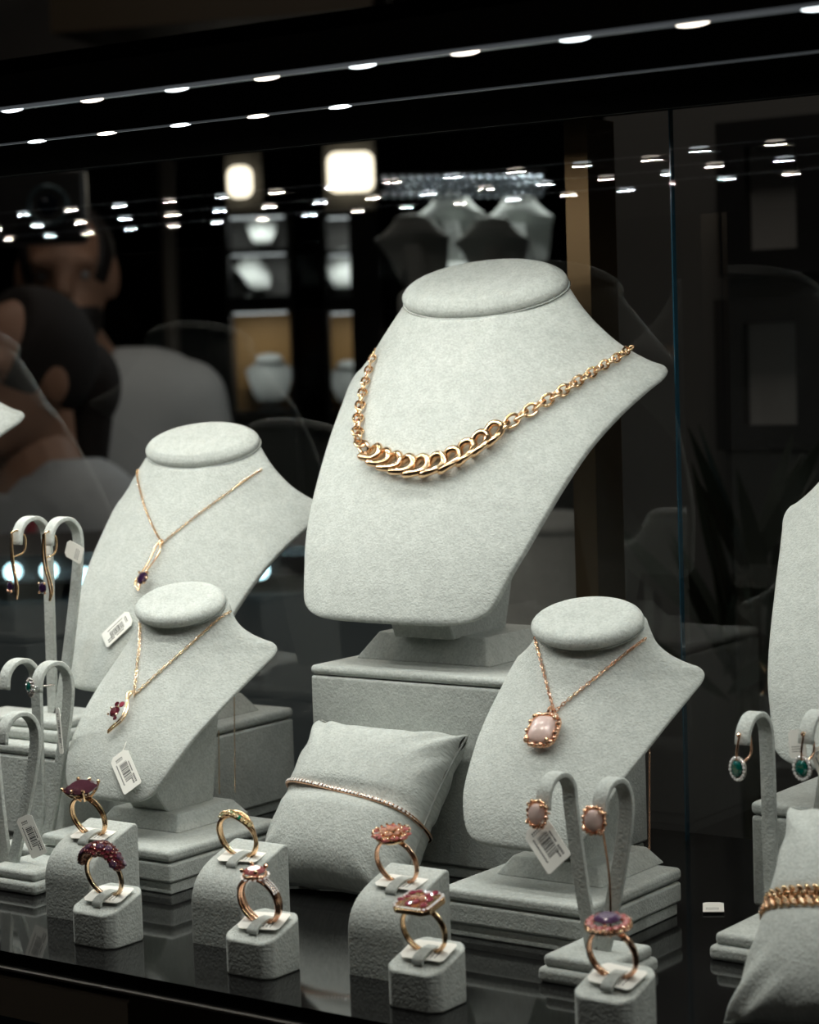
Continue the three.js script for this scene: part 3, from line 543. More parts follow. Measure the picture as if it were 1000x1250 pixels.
// ---------------------------------------------------------------- pillows and bracelets
function pillowSurface(w, h, t) {
  return (u, v, side) => {
    const f = Math.max(0, (1 - Math.abs(u) ** 2.4) * (1 - Math.abs(v) ** 2.4)) ** 0.42;
    const x = w / 2 * u * (1 - 0.10 * (1 - v * v) * Math.abs(u) ** 3), y = h / 2 * v * (1 - 0.09 * (1 - u * u) * Math.abs(v) ** 3);
    const cr = Math.max(0, Math.abs(u) + Math.abs(v) - 1.05), wr = 0.10 * cr * Math.sin((Math.abs(u) - Math.abs(v)) * 16);
    return V(x, y, side * t * (f * (1 - 0.16 * Math.exp(-(((v + 0.02) / 0.07) ** 2))) + wr) + side * 0.0004);
  };
}
function pillow(label, w, h, t, p, rot) {
  const g0 = thing('display_pillow', label, 'pillow', p); g0.rotation.set(...rot, 'YXZ');
  const S = pillowSurface(w, h, t), n = 44, G = side => gridGeo(Array.from({ length: n + 1 }, (_, i) => Array.from({ length: n + 1 }, (_, j) => { const e = q => Math.sin(q * Math.PI / 2); return S(e((j / n * 2 - 1) * side), e(i / n * 2 - 1), side); })), false, q => [q.x, q.y]);
  mesh('cushion', mergeGeometries([G(1), G(-1)]), suede, g0);
  const seam = []; for (let i = 0; i < 4; i++) for (let k = 0; k < 20; k++) { const q = -1 + k / 10, [u, v] = [[q, -1], [1, q], [-q, 1], [-1, -q]][i]; seam.push(S(u, v, 0.0)); }
  mesh('seam', tube(seam, 0.0007, 160, 5, true), suede, g0);
  g0.updateMatrixWorld(true); const b = new THREE.Box3().setFromObject(g0, true); g0.position.y -= b.min.y; g0.updateMatrixWorld(true);
  return { g: g0, S };
}
function bandPath(S, v0, slope, lift) {                    // closed loop round the pillow
  const P = []; const m = 60;
  for (let i = 0; i <= m; i++) { const u = Math.sin((i / m * 2 - 1) * Math.PI / 2) * 0.995; const q = S(u, v0 + slope * u, 1); q.z += lift; P.push(q); }
  for (let i = m - 1; i > 0; i--) { const u = Math.sin((i / m * 2 - 1) * Math.PI / 2) * 0.995; const q = S(u, v0 + slope * u, -1); q.z -= lift; P.push(q); }
  return P;
}
{
  const { g, S } = pillow('grey suede pillow leaning on the tall riser', 0.084, 0.086, 0.021, [-0.036, 0.04, -0.012], [R(-40), R(2), R(-1)]);
  const t = thing('tennis_bracelet', 'slim bracelet of tiny clear stones round the leaning pillow', 'bracelet', g.position.toArray()); t.quaternion.copy(g.quaternion);
  const P = bandPath(S, -0.02, -0.10, 0.0010), c = new THREE.CatmullRomCurve3(P, true), n = 96, st = [];
  mesh('band', new THREE.TubeGeometry(c, 260, 0.0011, 6, true), roseGold, t);
  for (let i = 0; i < n; i++) { const q = c.getPointAt(i / n), tg = c.getTangentAt(i / n), o = V(q.x * 0.4, 0.35 * 0.02, q.z > 0 ? 0.03 : -0.03).normalize(); st.push(xf(gemGeo(0.00095, 0.00095, 0.5, 0.5, 6), frameAt(q.clone().addScaledVector(o, 0.0008), tg, o))); }
  gems(st, diamond, t, 'stones');
}
{
  const { g, S } = pillow('grey suede pillow with a corner pointing at the deck edge', 0.088, 0.090, 0.018, [0.249, 0.04, 0.061], [R(-43), R(0), R(2)]);
  const t = thing('gold_bracelet', 'wide woven gold bracelet round the pillow by the deck edge', 'bracelet', g.position.toArray()); t.quaternion.copy(g.quaternion);
  const list = [];
  for (const [k, dv] of [-0.07, -0.035, 0, 0.035, 0.07].entries()) { const c = new THREE.CatmullRomCurve3(bandPath(S, 0.0 + dv, 0.03, 0.0012), true); for (let i = 0; i < 60; i++) { const q = c.getPointAt((i + (k % 2) * 0.5) / 60), tg = c.getTangentAt((i + (k % 2) * 0.5) / 60); list.push(xf(new THREE.SphereGeometry(1, 6, 5).scale(0.0017, 0.0010, 0.0014), frameAt(q, tg.clone().add(V(0, k % 2 ? 0.5 : -0.5, 0)), V(0, 0, q.z > 0 ? 1 : -1)))); } }
  mesh('weave', merge(list), gold, t);
}

// ---------------------------------------------------------------- earring stands
function ribbon(pts, w, t) {
  const c = curve(pts), n = 60, rows = [];
  for (let i = 0; i <= n; i++) {
    const p = c.getPointAt(i / n), T0 = c.getTangentAt(i / n), W = V(1, 0, 0).addScaledVector(T0, -T0.x).normalize(), Nn = new THREE.Vector3().crossVectors(T0, W), row = [];
    for (const [a, b] of [[-1, -0.6], [-0.9, -1], [0.9, -1], [1, -0.6], [1, 0.6], [0.9, 1], [-0.9, 1], [-1, 0.6]]) row.push(p.clone().addScaledVector(W, a * w / 2).addScaledVector(Nn, b * t / 2));
    rows.push(row);
  }
  const mid = r => r.reduce((m, q) => m.add(q), V()).multiplyScalar(1 / r.length), a = mid(rows[0]), b = mid(rows[n]); rows.unshift(rows[0].map(() => a.clone())); rows.push(rows[n + 1].map(() => b.clone()));
  const g = gridGeo(rows, true, q => [q.x + q.z, q.y]); return uvm(g);
}
function earringStand(label, [x, y, z], bw, bd, legs, ribW = 0.0062) {
  const t = thing('earring_stand', label, 'earring stand', [x, y, z]);
  mesh('base', uvm(rbox(bw, 0.006, bd, 0.0022, 0, 0.003, 0)), suede, t); mesh('base_top', uvm(rbox(bw * 0.9, 0.005, bd * 0.9, 0.002, 0, 0.0083, 0)), suede, t);
  const ends = [];
  for (const [x0, x1, h, r, z0 = 0, zb = 0, drop = 0.5] of legs) {
    const pts = [[x0, 0.009, zb], [lerp(x0, x1, 0.5), h * 0.42, lerp(zb, z0, 0.5)], [x1, h - r * 1.35, z0], [x1, h - r * 0.55, z0 + r * 0.12], [x1, h - r * 0.10, z0 + r * 0.55], [x1, h, z0 + r], [x1, h - r * 0.12, z0 + r * 1.5], [x1, h - r * 0.55, z0 + r * 1.9], [x1, h - r * (0.7 + drop), z0 + r * 2.02]];
    mesh('hook', ribbon(pts, ribW, 0.0024), suede, t); ends.push(V(x + x1, y + h - r * (0.7 + drop), z + z0 + r * 2.02));
  }
  return ends;
}
const eC = earringStand('grey suede stand with two hooks carrying the rose quartz studs', [0.1345, 0, 0.0605], 0.034, 0.036, [[-0.002, -0.0105, 0.080, 0.0098], [0.002, 0.0145, 0.0800, 0.0098]]);
const eR = earringStand('grey suede stand with two hooks carrying the emerald drops', [0.178, 0, -0.002], 0.036, 0.042, [[-0.006, -0.007, 0.0955, 0.0105, -0.012, -0.012, 0.3], [0.006, 0.0215, 0.0985, 0.0105, -0.010, -0.010, 0.3]]);
const eL1 = earringStand('tall grey suede stand with two hooks on the rear riser', [-0.247, 0.052, -0.030], 0.05, 0.046, [[-0.001, 0.0000, 0.113, 0.0105], [0.003, 0.0225, 0.113, 0.0105]]);
const eL2 = earringStand('grey suede stand with two hooks carrying the emerald cluster studs', [-0.206, 0, 0.024], 0.036, 0.036, [[0, 0.002, 0.101, 0.0105], [0.004, 0.0240, 0.101, 0.0105]]);
const eL3 = earringStand('short grey suede stand at the deck edge, beside the tall ring stand', [-0.174, 0, 0.060], 0.034, 0.034, [[-0.010, 0.0050, 0.083, 0.0105, 0, 0.004], [-0.014, -0.0240, 0.083, 0.0105, 0, 0.004]]);

// ---------------------------------------------------------------- earrings
function facing(o, yaw, pitch = 0) { o.rotation.set(R(pitch), R(yaw), 0, 'YXZ'); }
for (const [k, e] of eC.entries()) {                         // rose quartz studs
  const t = thing('stud_earring', k ? 'square rose quartz stud without a tag, on the hook above the thin wire' : 'square rose quartz stud with a barcode tag below it', 'earring', [e.x, e.y - 0.001, e.z + 0.003], 0, 'rose quartz studs on the twin hooks'); facing(t, -8 + 10 * k, -8);
  mesh('gemstone', new THREE.SphereGeometry(1, 24, 16).scale(0.0038, 0.0041, 0.0020).translate(0, 0, 0.0016), roseQuartz, t);
  mesh('frame', merge([tube(ringPts(20, 4.1, 4.4, (x, y) => V(x / 1000, y / 1000, 0.0010), 1.2), 0.0006, 40, 6, true), ...ringPts(16, 4.5, 4.8, (x, y, a, i) => bead(0.00075 + 0.0003 * (i % 2), x / 1000, y / 1000, 0.0013), 1.2), ...[[1, 1], [-1, 1], [1, -1], [-1, -1]].map(([x, y]) => bead(0.0008, x * 0.0032, y * 0.0034, 0.0030))]), roseGold, t);
  mesh('post', tube([[0, 0, 0.001], [0, 0, -0.006]], 0.0005, 4, 6), roseGold, t);
}
{
  const e = eC[0], p = onAxis(668, 1031, 'z', e.z + 0.004); hangTag('white barcode tag hanging below a rose quartz stud', p, V(-0.05, 0.45, 1), 0.85, 0.0120, 0.0210, 1, V(e.x, e.y - 0.003, e.z + 0.002));
  const q = eC[1]; const wire = thing('hanging_wire', 'thin rose gold wire hanging between the legs of the stud stand', 'wire', [q.x - 0.001, q.y, q.z - 0.002]); mesh('strand', tube([[0, 0, 0], [-0.0004, -0.025, -0.006], [-0.004, -0.050, -0.012]], 0.0005, 20, 6), roseGold, wire); 
}
for (const [k, e] of eR.entries()) {                         // emerald drops
  const t = thing('drop_earring', k ? 'oval emerald halo earring with a white tag beside it' : 'oval emerald halo earring hanging free, without a tag', 'earring', [e.x, e.y, e.z], 0, 'emerald halo earrings'); facing(t, -12 + 8 * k, 0);
  mesh('hook_wire', merge([tube([[0, 0.004, 0.0016], [0, -0.002, 0.0034], [0, -0.0058, 0.0034]], 0.0005, 14, 6), tube([[0.0012, 0.003, -0.0036], [0.0012, -0.004, -0.0036], [0.0006, -0.0070, 0.0008]], 0.0005, 16, 6), bead(0.0010, 0, 0.0042, 0.0020)]), roseGold, t);
  const c = V(0, -0.0090, 0.0036);
  mesh('gemstone', gemGeo(0.0026, 0.0034, 0.5, 0.62, 12).translate(c.x, c.y, c.z), emerald, t);
  gems(ringPts(18, 3.5, 4.4, (x, y) => gemGeo(0.00075, 0.00075, 0.5, 0.6, 6).translate(c.x + x / 1000, c.y + y / 1000, c.z)), diamond, t, 'halo');
  mesh('frame', merge([tube(ringPts(20, 3.5, 4.4, (x, y) => V(c.x + x / 1000, c.y + y / 1000, c.z - 0.0006)), 0.0007, 40, 6, true), new THREE.SphereGeometry(1, 16, 8).scale(0.003, 0.0038, 0.0008).translate(c.x, c.y, c.z - 0.001)]), whiteGold, t);
}
{
  const e = eR[1]; hangTag('small white tag looped behind the second emerald earring', V(e.x - 0.0055, e.y - 0.001, e.z - 0.004), V(-0.2, 0.1, 1), 0.15, 0.008, 0.011, 2);
  hangTag('clear-edged barcode label tucked behind the second emerald earring', V(e.x + 0.0055, e.y - 0.008, e.z - 0.006), V(-0.1, 0.1, 1), 0.5, 0.010, 0.014, 0);
}
for (const [k, e] of eL1.entries()) {                        // long swirl drops
  const t = thing('drop_earring', k ? 'long gold swirl earring hanging in front of the small tags' : 'long gold swirl earring on the hook without tags', 'earring', [e.x, e.y, e.z], 0, 'swirl earrings on the tall stand'); facing(t, -25 + 15 * k, 0);
  const sw = s => [[s * 0.0006, 0.006, 0.0026], [s * 0.0010, -0.002, 0.003], [s * 0.0012 + 0.0006, -0.010, 0.0028], [s * 0.0012 + 0.003, -0.017, 0.0026], [s * 0.001 + 0.0040, -0.023, 0.0024], [0.0020, -0.0275, 0.0022]];
  mesh('swirl', merge([tube(sw(1), 0.0006, 40, 6), tube(sw(-1), 0.0006, 40, 6), tube([[0, 0.006, 0.0026], [0.0006, 0.0072, 0], [0.0008, 0.004, -0.004], [0.0006, -0.004, -0.003], [0, -0.006, 0.002]], 0.0005, 24, 6)]), gold, t);
  mesh('gemstone', gemGeo(0.0030, 0.0030, 0.55, 0.58, 10).translate(-0.0006, -0.0210, 0.0042), darkPurple, t);
  mesh('claws', merge([[1, 1], [-1, 1], [1, -1], [-1, -1]].map(([x, y]) => bead(0.0007, -0.0006 + x * 0.0024, -0.0210 + y * 0.0024, 0.0048))), roseGold, t);
}
{
  const e = eL1[1]; hangTag('small notched white tag between the legs of the tall stand', V(e.x + 0.006, e.y - 0.004, e.z - 0.012), V(0, 0, 1), 1.2, 0.009, 0.012, 2);
  hangTag('tiny white tag behind a swirl earring', V(e.x - 0.004, e.y - 0.004, e.z - 0.004), V(-0.4, 0, 1), 0.1, 0.005, 0.008, 2);
}
{
  const e = eL2[1], t = thing('stud_earring', 'round emerald stud in a dark beaded cluster', 'earring', [e.x, e.y + 0.003, e.z + 0.003]); facing(t, -20, 0);
  mesh('gemstone', gemGeo(0.0024, 0.0028, 0.5, 0.6, 10).translate(0, 0, 0.0014), emerald, t);
  mesh('cluster', merge(ringPts(14, 3.6, 4.0, (x, y) => bead(0.0009, x / 1000, y / 1000, 0.0008)).concat(ringPts(10, 2.6, 3.0, (x, y) => bead(0.0007, x / 1000, y / 1000, 0.0014)))), std(0.5, 0.48, 0.46, 0.25, 1), t);
  mesh('post', tube([[0, 0, 0], [0.001, 0, -0.011]], 0.00045, 4, 6), whiteGold, t);
  hangTag('narrow white tag hanging inside the emerald stud stand', V(e.x + 0.002, e.y - 0.020, e.z - 0.012), V(-0.5, 0, 1), 0.15, 0.006, 0.022, 1);
  const f = eL3[0]; hangTag('white tag leaning on the base of the short stand', V(f.x + 0.004, 0.026, f.z - 0.012), V(0.5, 0.1, 1), 0.4, 0.008, 0.020, 0);
}
{ const p = onY(866, 1108, 0.0006), t = thing('price_tag', 'white paper tag lying flat on the deck beside the low riser', 'price tag', [p.x + 0.002, 0.0009, p.z]); t.rotation.y = 0.5; mesh('card', tagGeo(0.009, 0.016), tagMats[2], t).rotation.x = -Math.PI / 2; }

// ---------------------------------------------------------------- the store behind the case
const inv = (px, py, d) => atDepth(px, py, d);
const camYaw = YAW;                                          // things square to the view are turned by this
const dimGrey = std(0.075, 0.075, 0.07, 0.8), panelGrey = std(0.22, 0.22, 0.21, 0.7), frameBlack = std(0.006, 0.006, 0.006, 0.5);
{ // grey partition with two framed panels
  const zw = -1.15, L = onAxis(745, 400, 'z', zw), W = 1.6;
  struct('wall_partition', box(W, CEIL_Y - FLOOR_Y, 0.08, L.x + W / 2, (CEIL_Y + FLOOR_Y) / 2, zw - 0.04), dimGrey, 'plain grey partition wall');
  for (const [x0, x1, y0, y1, lab] of [[886, 1022, 152, 332, 'black-framed grey panel on the partition, upper of two'], [884, 1022, 366, 548, 'black-framed grey panel on the partition, lower of two']]) {
    const a = onAxis(x0, y0, 'z', zw), b = onAxis(x1, y1, 'z', zw), w = b.x - a.x, h = a.y - b.y, f = 0.030;
    const t = thing('framed_panel', lab, 'frame', [(a.x + b.x) / 2, (a.y + b.y) / 2, zw]);
    for (const sx of [-1, 1]) mesh('frame_side', box(f, h, 0.02, sx * (w - f) / 2, 0, 0.012), frameBlack, t);
    for (const sy of [-1, 1]) mesh('frame_rail', box(w - 2 * f, f * 0.8, 0.02, 0, sy * (h - f * 0.8) / 2, 0.012), frameBlack, t);
    mesh('panel', box(w - 2 * f, h - 1.6 * f, 0.006, 0, 0, 0.006), panelGrey, t);
  }
  const p = onAxis(910, 700, 'z', zw + 0.25), t = thing('leafy_plant', 'dark leafy plant in front of the grey partition', 'plant', [p.x, FLOOR_Y, p.z]);
  const pot = new THREE.LatheGeometry([[0, 0], [0.12, 0], [0.15, 0.30], [0.16, 0.32], [0.14, 0.32], [0.13, 0.28], [0, 0.28]].map(q => new THREE.Vector2(...q)), 24); mesh('pot', pot, frameBlack, t);
  const stalk = p.y - FLOOR_Y; mesh('stem', tube([[0, 0.28, 0], [0.01, 0.8, 0], [0, stalk, 0]], 0.012, 16, 6), std(0.02, 0.02, 0.01, 0.8), t);
  const leaf = (() => { const sh = new THREE.Shape(); sh.moveTo(0, 0); sh.quadraticCurveTo(0.016, 0.06, 0, 0.16); sh.quadraticCurveTo(-0.016, 0.06, 0, 0); return new THREE.ExtrudeGeometry(sh, { depth: 0.0012, bevelEnabled: false, curveSegments: 6 }); })(), lm = std(0.012, 0.020, 0.010, 0.6);
  for (let i = 0; i < 26; i++) { const l = mesh('leaf', leaf, lm, t); l.position.set((rnd() - 0.5) * 0.05, stalk - 0.12 * rnd(), (rnd() - 0.5) * 0.05); l.rotation.set((rnd() - 0.5) * 1.2, rnd() * 6.28, (rnd() - 0.5) * 1.8); }
}
// soffits above
{
  const a = inv(60, 40, 5.2), b = inv(300, 20, 4.2);
  const s1 = struct('soffit_grey', box(2.6, 0.40, 0.5, 0, 0.1, 0), std(0.22, 0.21, 0.20, 0.7), 'grey soffit over the store'); s1.position.set(a.x, a.y + 0.0, a.z); s1.rotation.y = 0.15;
  const s2 = struct('soffit_brown', box(0.62, 0.30, 0.4, 0.0, 0.15, 0), std(0.05, 0.035, 0.018, 0.6), 'dark brown hanging soffit'); s2.position.set(b.x, b.y - 0.035, b.z); s2.rotation.y = 0.35;
}
// tall showcases with a lamp each
const amber = std(0.42, 0.24, 0.08, 0.6), caseGrey = std(0.20, 0.20, 0.185, 0.7), warmLamp = std(0.9, 0.9, 0.85, 0.5, 0, { emissive: new THREE.Color(1, 0.90, 0.68), emissiveIntensity: 1.7 });
function showcase(label, lampLabel, px0, px1, lamp, D, header) {
  const o = inv((px0 + px1) / 2, 400, D), k = D / FOCAL, w = (px1 - px0) * k, Y = py => (400 - py) * k;
  const t = thing('display_cabinet', label, 'cabinet', [o.x, FLOOR_Y, o.z], camYaw), y0 = o.y - FLOOR_Y, part = (n, g, m) => mesh(n, g.translate(0, y0, 0), m, t);
  part('back_panel', box(w, Y(262) - Y(362), 0.01, 0, (Y(262) + Y(362)) / 2, -0.16), caseGrey);
  part('back_panel', box(w, Y(382) - Y(515), 0.01, 0, (Y(382) + Y(515)) / 2, -0.16), amber);
  part('header', box(header * k, Y(140) - Y(258), 0.02, (header * k - w) / 2, (Y(140) + Y(258)) / 2, -0.02), std(0.10, 0.095, 0.085, 0.8));
  for (const sx of [-1, 1]) part('side', box(0.012, Y(258) + y0, 0.18, sx * (w / 2 + 0.006), (Y(258) - y0) / 2, -0.08), frameBlack);
  for (const py of [262, 308, 371, 505]) part('shelf', box(w, py === 371 ? 0.040 : 0.012, 0.17, 0, Y(py), -0.08), frameBlack);
  part('plinth', box(w, y0 + Y(520), 0.17, 0, (Y(520) - y0) / 2, -0.08), frameBlack);
  if (px0 > 400) part('door', box(32 * k, Y(258) + y0, 0.012, w / 2 - 16 * k, (Y(258) - y0) / 2, 0.018), frameBlack);
  const q = V(lamp[0], lamp[1], 0), lp = inv(q.x, q.y, D - 0.05), lt = thing('wall_lamp', lampLabel, 'lamp', [lp.x, lp.y, lp.z], camYaw);
  mesh('glass_shade', rbox(lamp[2] * k, lamp[3] * k, 0.05, 0.0245), warmLamp, lt); mesh('bracket', box(0.02, 0.02, 0.04, 0, 0, -0.04), frameBlack, lt);
  const f = V(Math.sin(camYaw), 0, Math.cos(camYaw));
  areaLight(lamp[2] * k, lamp[3] * k, lp.clone().addScaledVector(f, 0.03), lp.clone().addScaledVector(f, 1).add(V(0, -0.3, 0)), new THREE.Color(1, 0.93, 0.78), 6);
  for (const [py, pw] of [[268, 2.6], [313, 2.6], [384, 3.0]]) {            // light bar under the top of each bay
    const c = V(0, y0 + Y(py), -0.02).applyAxisAngle(V(0, 1, 0), camYaw).add(V(o.x, FLOOR_Y, o.z));
    part('light_bar', box(w * 0.9, 0.004, 0.012, 0, Y(py) + 0.004, -0.02), std(0.9, 0.9, 0.9, 0.5, 0, { emissive: new THREE.Color(0.9, 1, 1), emissiveIntensity: 0.6 }));
    areaLight(w * 0.9, 0.012, c, c.clone().add(V(0, -1, 0)).addScaledVector(f, -0.12), new THREE.Color(0.95, 1, 0.98), pw * 9);
  }
  return (px, py, z) => V((px - (px0 + px1) / 2) * k, y0 + Y(py), z).applyAxisAngle(V(0, 1, 0), camYaw).add(V(o.x, FLOOR_Y, o.z));
}
const at1 = showcase('tall black showcase with grey and amber bays', 'glowing cube lamp above the wider showcase', 282, 354, [293, 222, 30, 38], 6.0, 44);
const at2 = showcase('black showcase with its door half closed, next to the open one', 'broad glowing lamp above the showcase with the half-closed door', 402, 462, [428, 210, 56, 48], 6.0, 62);
function farBust(label, p, sc, turn = 0) { return bust(SMALL, sc, label, p.toArray(), turn); }
farBust('white bust on the top shelf of the wider showcase', at1(322, 304, -0.08), 0.9, 40); farBust('white bust on the middle shelf of the wider showcase', at1(310, 361, -0.08), 1.0, 60); farBust('white bust against the amber back of the wider showcase', at1(325, 502, -0.085), 1.35, 40);
farBust('white bust on the grey shelf of the showcase with the half-closed door', at2(422, 361, -0.08), 1.15, 40); farBust('white bust against the amber back of the showcase with the half-closed door', at2(424, 502, -0.08), 1.2, 40);
{ const pl = inv(206, 300, 4.6), t = struct('pole_grey', new THREE.CylinderGeometry(0.016, 0.016, CEIL_Y - FLOOR_Y, 16), std(0.12, 0.11, 0.09, 0.6), 'slim grey pole in the store'); t.position.set(pl.x, (CEIL_Y + FLOOR_Y) / 2, pl.z); }
// a second case of busts further back, seen from behind, with a beaded trim along its top
{
  const D = 3.4, k = D / FOCAL, o = inv(565, 330, D), f = V(Math.sin(camYaw), 0, Math.cos(camYaw)), rt = V(Math.cos(camYaw), 0, -Math.sin(camYaw));
  const shelfY = inv(565, 400, D).y, t = thing('display_table', 'dark display table carrying the far busts', 'table', [o.x, FLOOR_Y, o.z], camYaw);
  mesh('top', box(0.30, 0.03, 0.42, 0.02, shelfY - FLOOR_Y - 0.015, -0.08), frameBlack, t); mesh('cabinet', box(0.28, shelfY - FLOOR_Y - 0.03, 0.40, 0.02, (shelfY - FLOOR_Y - 0.03) / 2, -0.08), frameBlack, t);
  for (const [px, py, dz, sc, turn, lab] of [[508, 272, 0.06, 0.62, 200, 'far grey bust seen from behind, beside the glowing lamp'], [602, 274, 0.06, 0.62, 200, 'far grey bust seen from behind, next to the bronze post'], [556, 236, -0.12, 0.60, 200, 'taller far grey bust behind, under the middle of the beaded trim'], [642, 240, -0.12, 0.60, 200, 'taller far grey bust behind, under the end of the beaded trim']]) {
    const p = inv(px, py, D).addScaledVector(f, dz), b = bust(BIG, sc, lab, [p.x, p.y - 0.180 * sc, p.z], turn);
    const h = p.y - 0.180 * sc - shelfY; if (h > 0.004) { const r = thing('display_riser', `small grey riser on the far table ${dz > 0 ? (px < 550 ? 'beside the glowing lamp' : 'next to the bronze post') : (px < 600 ? 'in the middle of the back row' : 'at the end of the back row')}`, 'riser', [p.x, shelfY, p.z], R(turn)); mesh('body', rbox(0.085 * sc, h, 0.07 * sc, 0.002, 0, h / 2, 0), suede, r); }
  }
  const b0 = inv(565, 224, D - 0.05), tr = thing('beaded_trim', 'row of clear glass beads strung along the far display', 'trim', b0.toArray(), camYaw), bg = new THREE.SphereGeometry(0.0062, 10, 8), bm = phys({ color: 0xb8c4cc, roughness: 0.1, metalness: 0.6 });
  mesh('rail', box(0.25, 0.004, 0.004, 0, 0.016, 0), frameBlack, tr);
  for (let j = 0; j < 3; j++) for (let i = 0; i < 19; i++) mesh('bead', bg, bm, tr).position.set(-0.118 + i * 0.0130 + (j % 2) * 0.0065, 0.010 - j * 0.0115 - 0.00035 * i, 0);
  const lb = inv(575, 118, D), lt = thing('light_bar', 'small light bar above the far busts', 'light bar', lb.toArray(), camYaw); mesh('housing', box(0.30, 0.008, 0.02), frameBlack, lt); for (const sx of [-0.12, 0.12]) mesh('rod', box(0.006, CEIL_Y - lb.y, 0.006, sx, (CEIL_Y - lb.y) / 2, 0), frameBlack, lt); mesh('emitter', box(0.29, 0.002, 0.012, 0, -0.0052, 0), std(0.9, 0.9, 0.9, 0.5, 0, { emissive: new THREE.Color(0.9, 1, 1), emissiveIntensity: 1 }), lt);
  areaLight(0.29, 0.012, lb.clone().add(V(0, -0.008, 0)), lb.clone().add(V(0, -1, 0)), new THREE.Color(0.95, 1, 0.98), 110);
  const q = inv(672, 640, 2.6), bb = bust(BIG, 1.0, 'blurred grey bust low behind the glass, between the largest bust and the post', [q.x, q.y - 0.18, q.z], 20), hh = q.y - 0.18 - FLOOR_Y, ped = thing('display_plinth', 'dark plinth under the low blurred bust', 'plinth', [q.x, FLOOR_Y, q.z], R(20)); mesh('body', rbox(0.22, hh, 0.22, 0.004, 0, hh / 2, 0), frameBlack, ped);
}
// glass counter with cool pucks of light, low behind the drop earrings
{
  const D = 2.3, k = D / FOCAL, o = inv(60, 700, D), t = thing('light_counter', 'dark counter with a row of cool round lights along its edge', 'counter', [o.x, FLOOR_Y, o.z], camYaw), y0 = o.y - FLOOR_Y;
  mesh('body', box(0.62, y0 - 0.03, 0.3, 0.06, (y0 - 0.03) / 2, -0.16), std(0.10, 0.13, 0.14, 0.6), t); mesh('rail', box(0.62, 0.03, 0.3, 0.06, y0 + 0.004, -0.16), frameBlack, t);
  const g = new THREE.CylinderGeometry(0.0095, 0.0095, 0.004, 20).rotateX(Math.PI / 2), m = std(0.8, 0.9, 0.95, 0.5, 0, { emissive: new THREE.Color(0.55, 0.92, 1), emissiveIntensity: 2.2 });
  for (const px of [-28, 16, 60, 103, 318]) mesh('puck_light', g, m, t).position.set((px - 60) * k, y0 + (px > 90 ? -0.004 : 0.003), 0);
  const f = V(Math.sin(camYaw), 0, Math.cos(camYaw)); areaLight(0.25, 0.012, o.clone().addScaledVector(f, 0.012), o.clone().addScaledVector(f, 1).add(V(0, -0.2, 0)), new THREE.Color(0.6, 0.92, 1), 10);
}
// store ceiling lights
for (const [px, D, lab, pw] of [[40, 3.3, 'square ceiling light over the two people', 3.4], [900, 1.9, 'square ceiling light over the grey partition', 18.0]]) {
  const p = inv(px, 440, D), t = thing('ceiling_light', lab, 'ceiling light', [p.x, CEIL_Y - 0.02, p.z]); mesh('frame', box(0.34, 0.02, 0.34, 0, 0.01, 0), frameBlack, t); mesh('diffuser', box(0.30, 0.006, 0.30, 0, -0.002, 0), std(0.9, 0.9, 0.9, 0.5, 0, { emissive: new THREE.Color(1, 0.9, 0.78), emissiveIntensity: 2 }), t);
  areaLight(0.30, 0.30, V(p.x, CEIL_Y - 0.03, p.z), V(p.x + 0.001, 0, p.z), new THREE.Color(1, 0.9, 0.8), pw);
}

{ const t = thing('ceiling_light', 'square ceiling light over the aisle in front of the case', 'ceiling light', [0.2, CEIL_Y - 0.02, 1.9]); mesh('frame', box(0.34, 0.02, 0.34, 0, 0.01, 0), frameBlack, t); mesh('diffuser', box(0.30, 0.006, 0.30, 0, -0.002, 0), std(0.9, 0.9, 0.9, 0.5, 0, { emissive: new THREE.Color(1, 0.9, 0.78), emissiveIntensity: 2 }), t);
  areaLight(0.30, 0.30, V(0.2, CEIL_Y - 0.03, 1.9), V(0.2, 0, 1.899), new THREE.Color(1, 0.9, 0.8), 1.8); }

// ---------------------------------------------------------------- two people in the store
function sdfMesh(fn, lo, hi, cell) {
  const size = Math.max(hi[0] - lo[0], hi[1] - lo[1], hi[2] - lo[2]), res = Math.ceil(size / cell) + 4, mc = new MarchingCubes(res, new THREE.MeshBasicMaterial(), false, false, 200000); mc.isolation = 0;
  const half = size / 2 * res / (res - 4), c = [(lo[0] + hi[0]) / 2, (lo[1] + hi[1]) / 2, (lo[2] + hi[2]) / 2], h = res / 2;
  for (let z = 0, i = 0; z < res; z++) for (let y = 0; y < res; y++) for (let x = 0; x < res; x++, i++) mc.field[i] = -fn(c[0] + (x - h) / h * half, c[1] + (y - h) / h * half, c[2] + (z - h) / h * half) * 10;
  mc.update(); const n = mc.count, g = new THREE.BufferGeometry();
  const pos = new Float32Array(mc.positionArray.slice(0, n * 3)), nor = new Float32Array(mc.normalArray.slice(0, n * 3));
  for (let i = 0; i < n * 3; i++) pos[i] = c[i % 3] + pos[i] * half;
  g.setAttribute('position', new THREE.BufferAttribute(pos, 3)); const m = mergeVertices(g, 1e-5); m.computeVertexNormals(); return m;
}
const cap = (a, b, ra, rb) => (x, y, z) => { const bx = b[0] - a[0], by = b[1] - a[1], bz = b[2] - a[2], px = x - a[0], py = y - a[1], pz = z - a[2]; const t = Math.min(1, Math.max(0, (px * bx + py * by + pz * bz) / (bx * bx + by * by + bz * bz + 1e-9))); return Math.hypot(px - bx * t, py - by * t, pz - bz * t) - (ra + (rb - ra) * t); };
const ell = (c, r) => (x, y, z) => { const q = Math.hypot((x - c[0]) / r[0], (y - c[1]) / r[1], (z - c[2]) / r[2]); return (q - 1) * Math.min(...r); };
